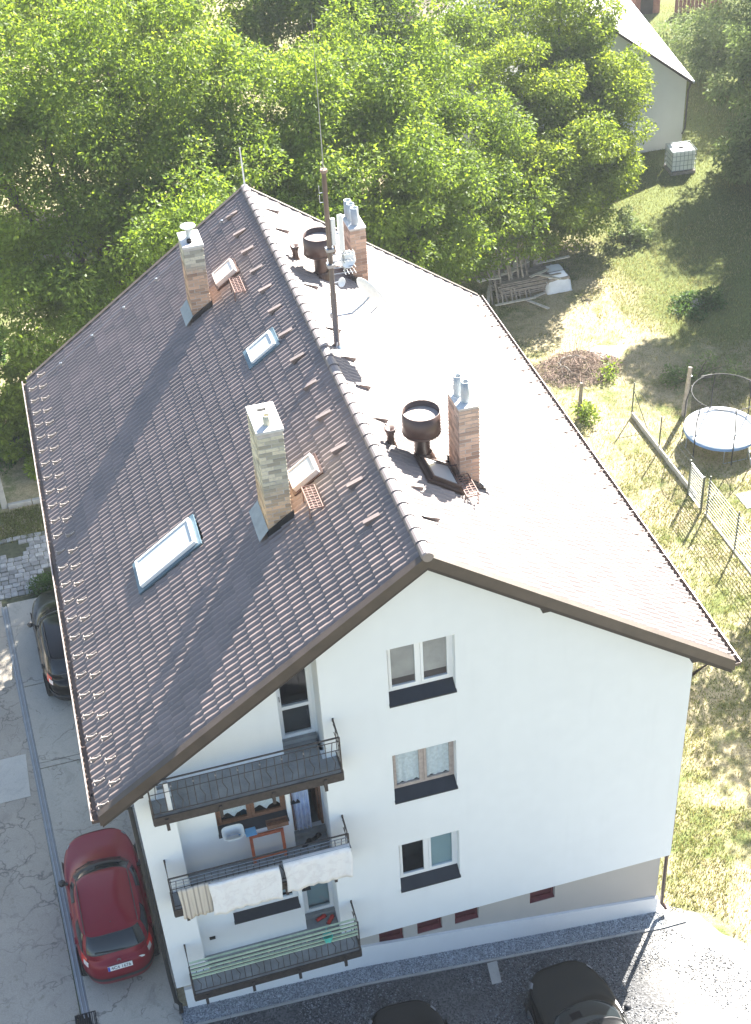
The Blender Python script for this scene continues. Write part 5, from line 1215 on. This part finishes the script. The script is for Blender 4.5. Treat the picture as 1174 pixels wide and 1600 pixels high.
# shed with pale tank
sh = empty('garden_shed', 'pale rendered shed with bright metal roof behind the yellow-green tree', 'shed', (26, 38.3, -2.1))
ex0, ex1, sy0, sy1, ez, rzh = -6.5, 3.5, 0, 11, 3.35, 6.95; xm = (ex0+ex1)/2
skew = 1.6
def shp(x, y, z): return (x+skew*y/10, y-.03*x, z)
b = MB(); b.quad(shp(ex0,0,-.2),shp(ex1,0,-.2),shp(ex1,0,ez),shp(xm,0,rzh-.2),shp(ex0,0,ez)); b.build('wall', M_oldwall, sh)
b = MB(); b.quad(shp(ex1,0,-.2),shp(ex1,sy1,-.2),shp(ex1,sy1,ez),shp(ex1,0,ez)); b.build('wall', M_oldwall, sh)
b = MB(); b.quad(shp(ex0,sy1,-.2),shp(ex0,0,-.2),shp(ex0,0,ez),shp(ex0,sy1,ez)); b.build('wall', M_oldwall, sh)
for sgn, xa in ((1, ex1+.2), (-1, ex0-.2)):
    n = 30
    for k in range(n):      # standing-seam sheets
        y0_, y1_ = -.25+(sy1+.5)*k/n, -.25+(sy1+.5)*(k+1)/n-.01; zl = ez-.2; b = MB()
        if k % 5: continue
        y1_ = y0_+(sy1+.5)*5/n-.012
        p = [shp(xa,y0_,zl),shp(xa,y1_,zl),shp(xm,y1_,rzh),shp(xm,y0_,rzh)]
        b.add(p+[(q[0],q[1],q[2]-.05) for q in p], [(0,1,2,3),(7,6,5,4),(0,4,5,1),(1,5,6,2),(2,6,7,3),(3,7,4,0)]); b.build('roof_sheet', M_tin, sh)
b = MB(); q1, q2 = Vector(shp(ex1+.26,-.25,ez-.26)), Vector(shp(ex1+.26,sy1+.25,ez-.26)); b.tube([q1,q2], .06, 8); b.build('gutter', M_galv, sh)
b = MB(); b.tube([q1+Vector((0,.2,0)), Vector(shp(ex1+.1,-.02,ez-.7)), Vector(shp(ex1+.08,-.06,.9)), Vector(shp(ex1-.1,-.25,.75))], .045, 8); b.build('downpipe', M_fascia2, sh)
b = MB(); b.add([shp(ex1+.2,-.26,ez-.34),shp(xm,-.26,rzh-.12),shp(xm,-.26,rzh+.0),shp(ex1+.2,-.26,ez-.2)], [(0,1,2,3)]); b.build('barge_board', M_fascia2, sh)
b = MB(); b.box(shp(-.6,-.03,.0),shp(.0,-.01,.7)); b.build('plinth_patch', M_wood, sh)
ib = empty('water_tank', 'white caged plastic water tank at the corner of the shed', 'tank', (28.35, 35.95, -2.1), -.1)
MB().box((-.52,-.45,.16),(.52,.45,1.08)).build('bottle', M_tank, ib, bevel=.06); MB().box((-.56,-.5,0),(.56,.5,.14)).build('pallet', M_wood, ib)
for k in range(7):
    x = -.54+1.08*k/6
    for y in (-.47,.47): MB().tube([(x,y,.15),(x,y,1.12)], .012, 5).build('cage_bar', M_galv, ib)
for k in range(5):
    z = .2+.9*k/4; MB().tube([(-.55,-.48,z),(.55,-.48,z),(.55,.48,z),(-.55,.48,z),(-.55,-.48,z)], .012, 5).build('cage_bar', M_galv, ib)
MB().lathe([(.11,0),(.11,.05),(0,.06)], (0,0,1.08), 14).build('lid', M_black, ib)
hs_ = empty('hose_reel', 'coil of dark hose leaning against the shed wall', 'hose', (26.4, 37.9, -1.6))
for k in range(4):
    MB().tube([((.55-.03*k)*math.cos(6.2832*i/24), .02*k-.1-.15*math.sin(6.2832*i/24), (.55-.03*k)*math.sin(6.2832*i/24)) for i in range(25)], .018, 5, False).build('hose_loop', M_black, hs_, True)
# far outbuildings behind the trees and at the top edge
fh = empty('far_barn', 'dark red outbuilding glimpsed at the top edge beyond the shed', 'barn', (35.6, 55.0, -2.1), -.2)
MB().box((-.9,0,0),(.5,4,2.6)).build('wall', M_brickwall, fh); b = MB(); b.add([(-1.1,-.2,2.6),(.7,-.2,2.6),(.7,4.2,2.6),(-1.1,4.2,2.6),(-.2,-.2,3.3),(-.2,4.2,3.3)], [(0,1,4),(1,2,5,4),(2,3,5),(3,0,4,5)]); b.build('roof', M_brownsheet, fh)
MB().box((-.6,-.03,0),(.1,-.005,1.9)).build('door', M_fascia2, fh)
fh = empty('far_house', 'far house with pale roof glimpsed through the walnut leaves', 'house', (25.5, 50.0, -2.1), .1)
MB().box((-4.5,0,0),(4.5,8,3)).build('wall', M_oldwall, fh)
b = MB(); b.add([(-4.8,-.4,2.9),(4.8,-.4,2.9),(4.8,8.4,2.9),(-4.8,8.4,2.9),(-4.8,4,5.6),(4.8,4,5.6)], [(0,1,5,4),(1,2,5),(2,3,4,5),(3,0,4)]); b.build('roof', mat('faded_tile_roof', (.30,.22,.20), .8, 0, .2, 3), fh)
for k in range(4): o = MB().box((-3.6+k*2,-.04,1),(-2.6+k*2,-.005,2.2)).build('window', M_white, fh); MB().box((-3.5+k*2,-.055,1.1),(-2.7+k*2,-.042,2.1)).build('pane', M_dark, o)
ff = empty('far_fence', 'weathered plank fence at the top right beyond the shed', 'fence', (36.8, 54.5, -2.1), -.25)
for k in range(12): MB().box((k*.22,0,0),(k*.22+.19,.025,1.3+.05*(k%3))).build('plank', M_brickwall, ff)
for z in (.3,1.0): MB().box((0,.026,z),(2.6,.06,z+.08)).build('rail', M_wood, ff)

# ------------------------------------------------------------------ added volume standing in for lens glare
hz = MB().box((-75,-45,-4.5),(105,145,27.5)).build('haze', None)
hm = bpy.data.materials.new('thin_glare_veil'); hm.use_nodes = True; hn = hm.node_tree.nodes; hn.remove(hn['Principled BSDF'])
pv = hn.new('ShaderNodeVolumePrincipled'); pv.inputs['Color'].default_value = (.86,.93,1,1); pv.inputs['Density'].default_value = .0004; pv.inputs['Anisotropy'].default_value = .3
hm.node_tree.links.new(pv.outputs[0], hn['Material Output'].inputs['Volume']); hz.data.materials.append(hm); hz['kind'] = 'stuff'; hz['label'] = 'added lens-glare haze over the garden and trees'; hz['category'] = 'haze'
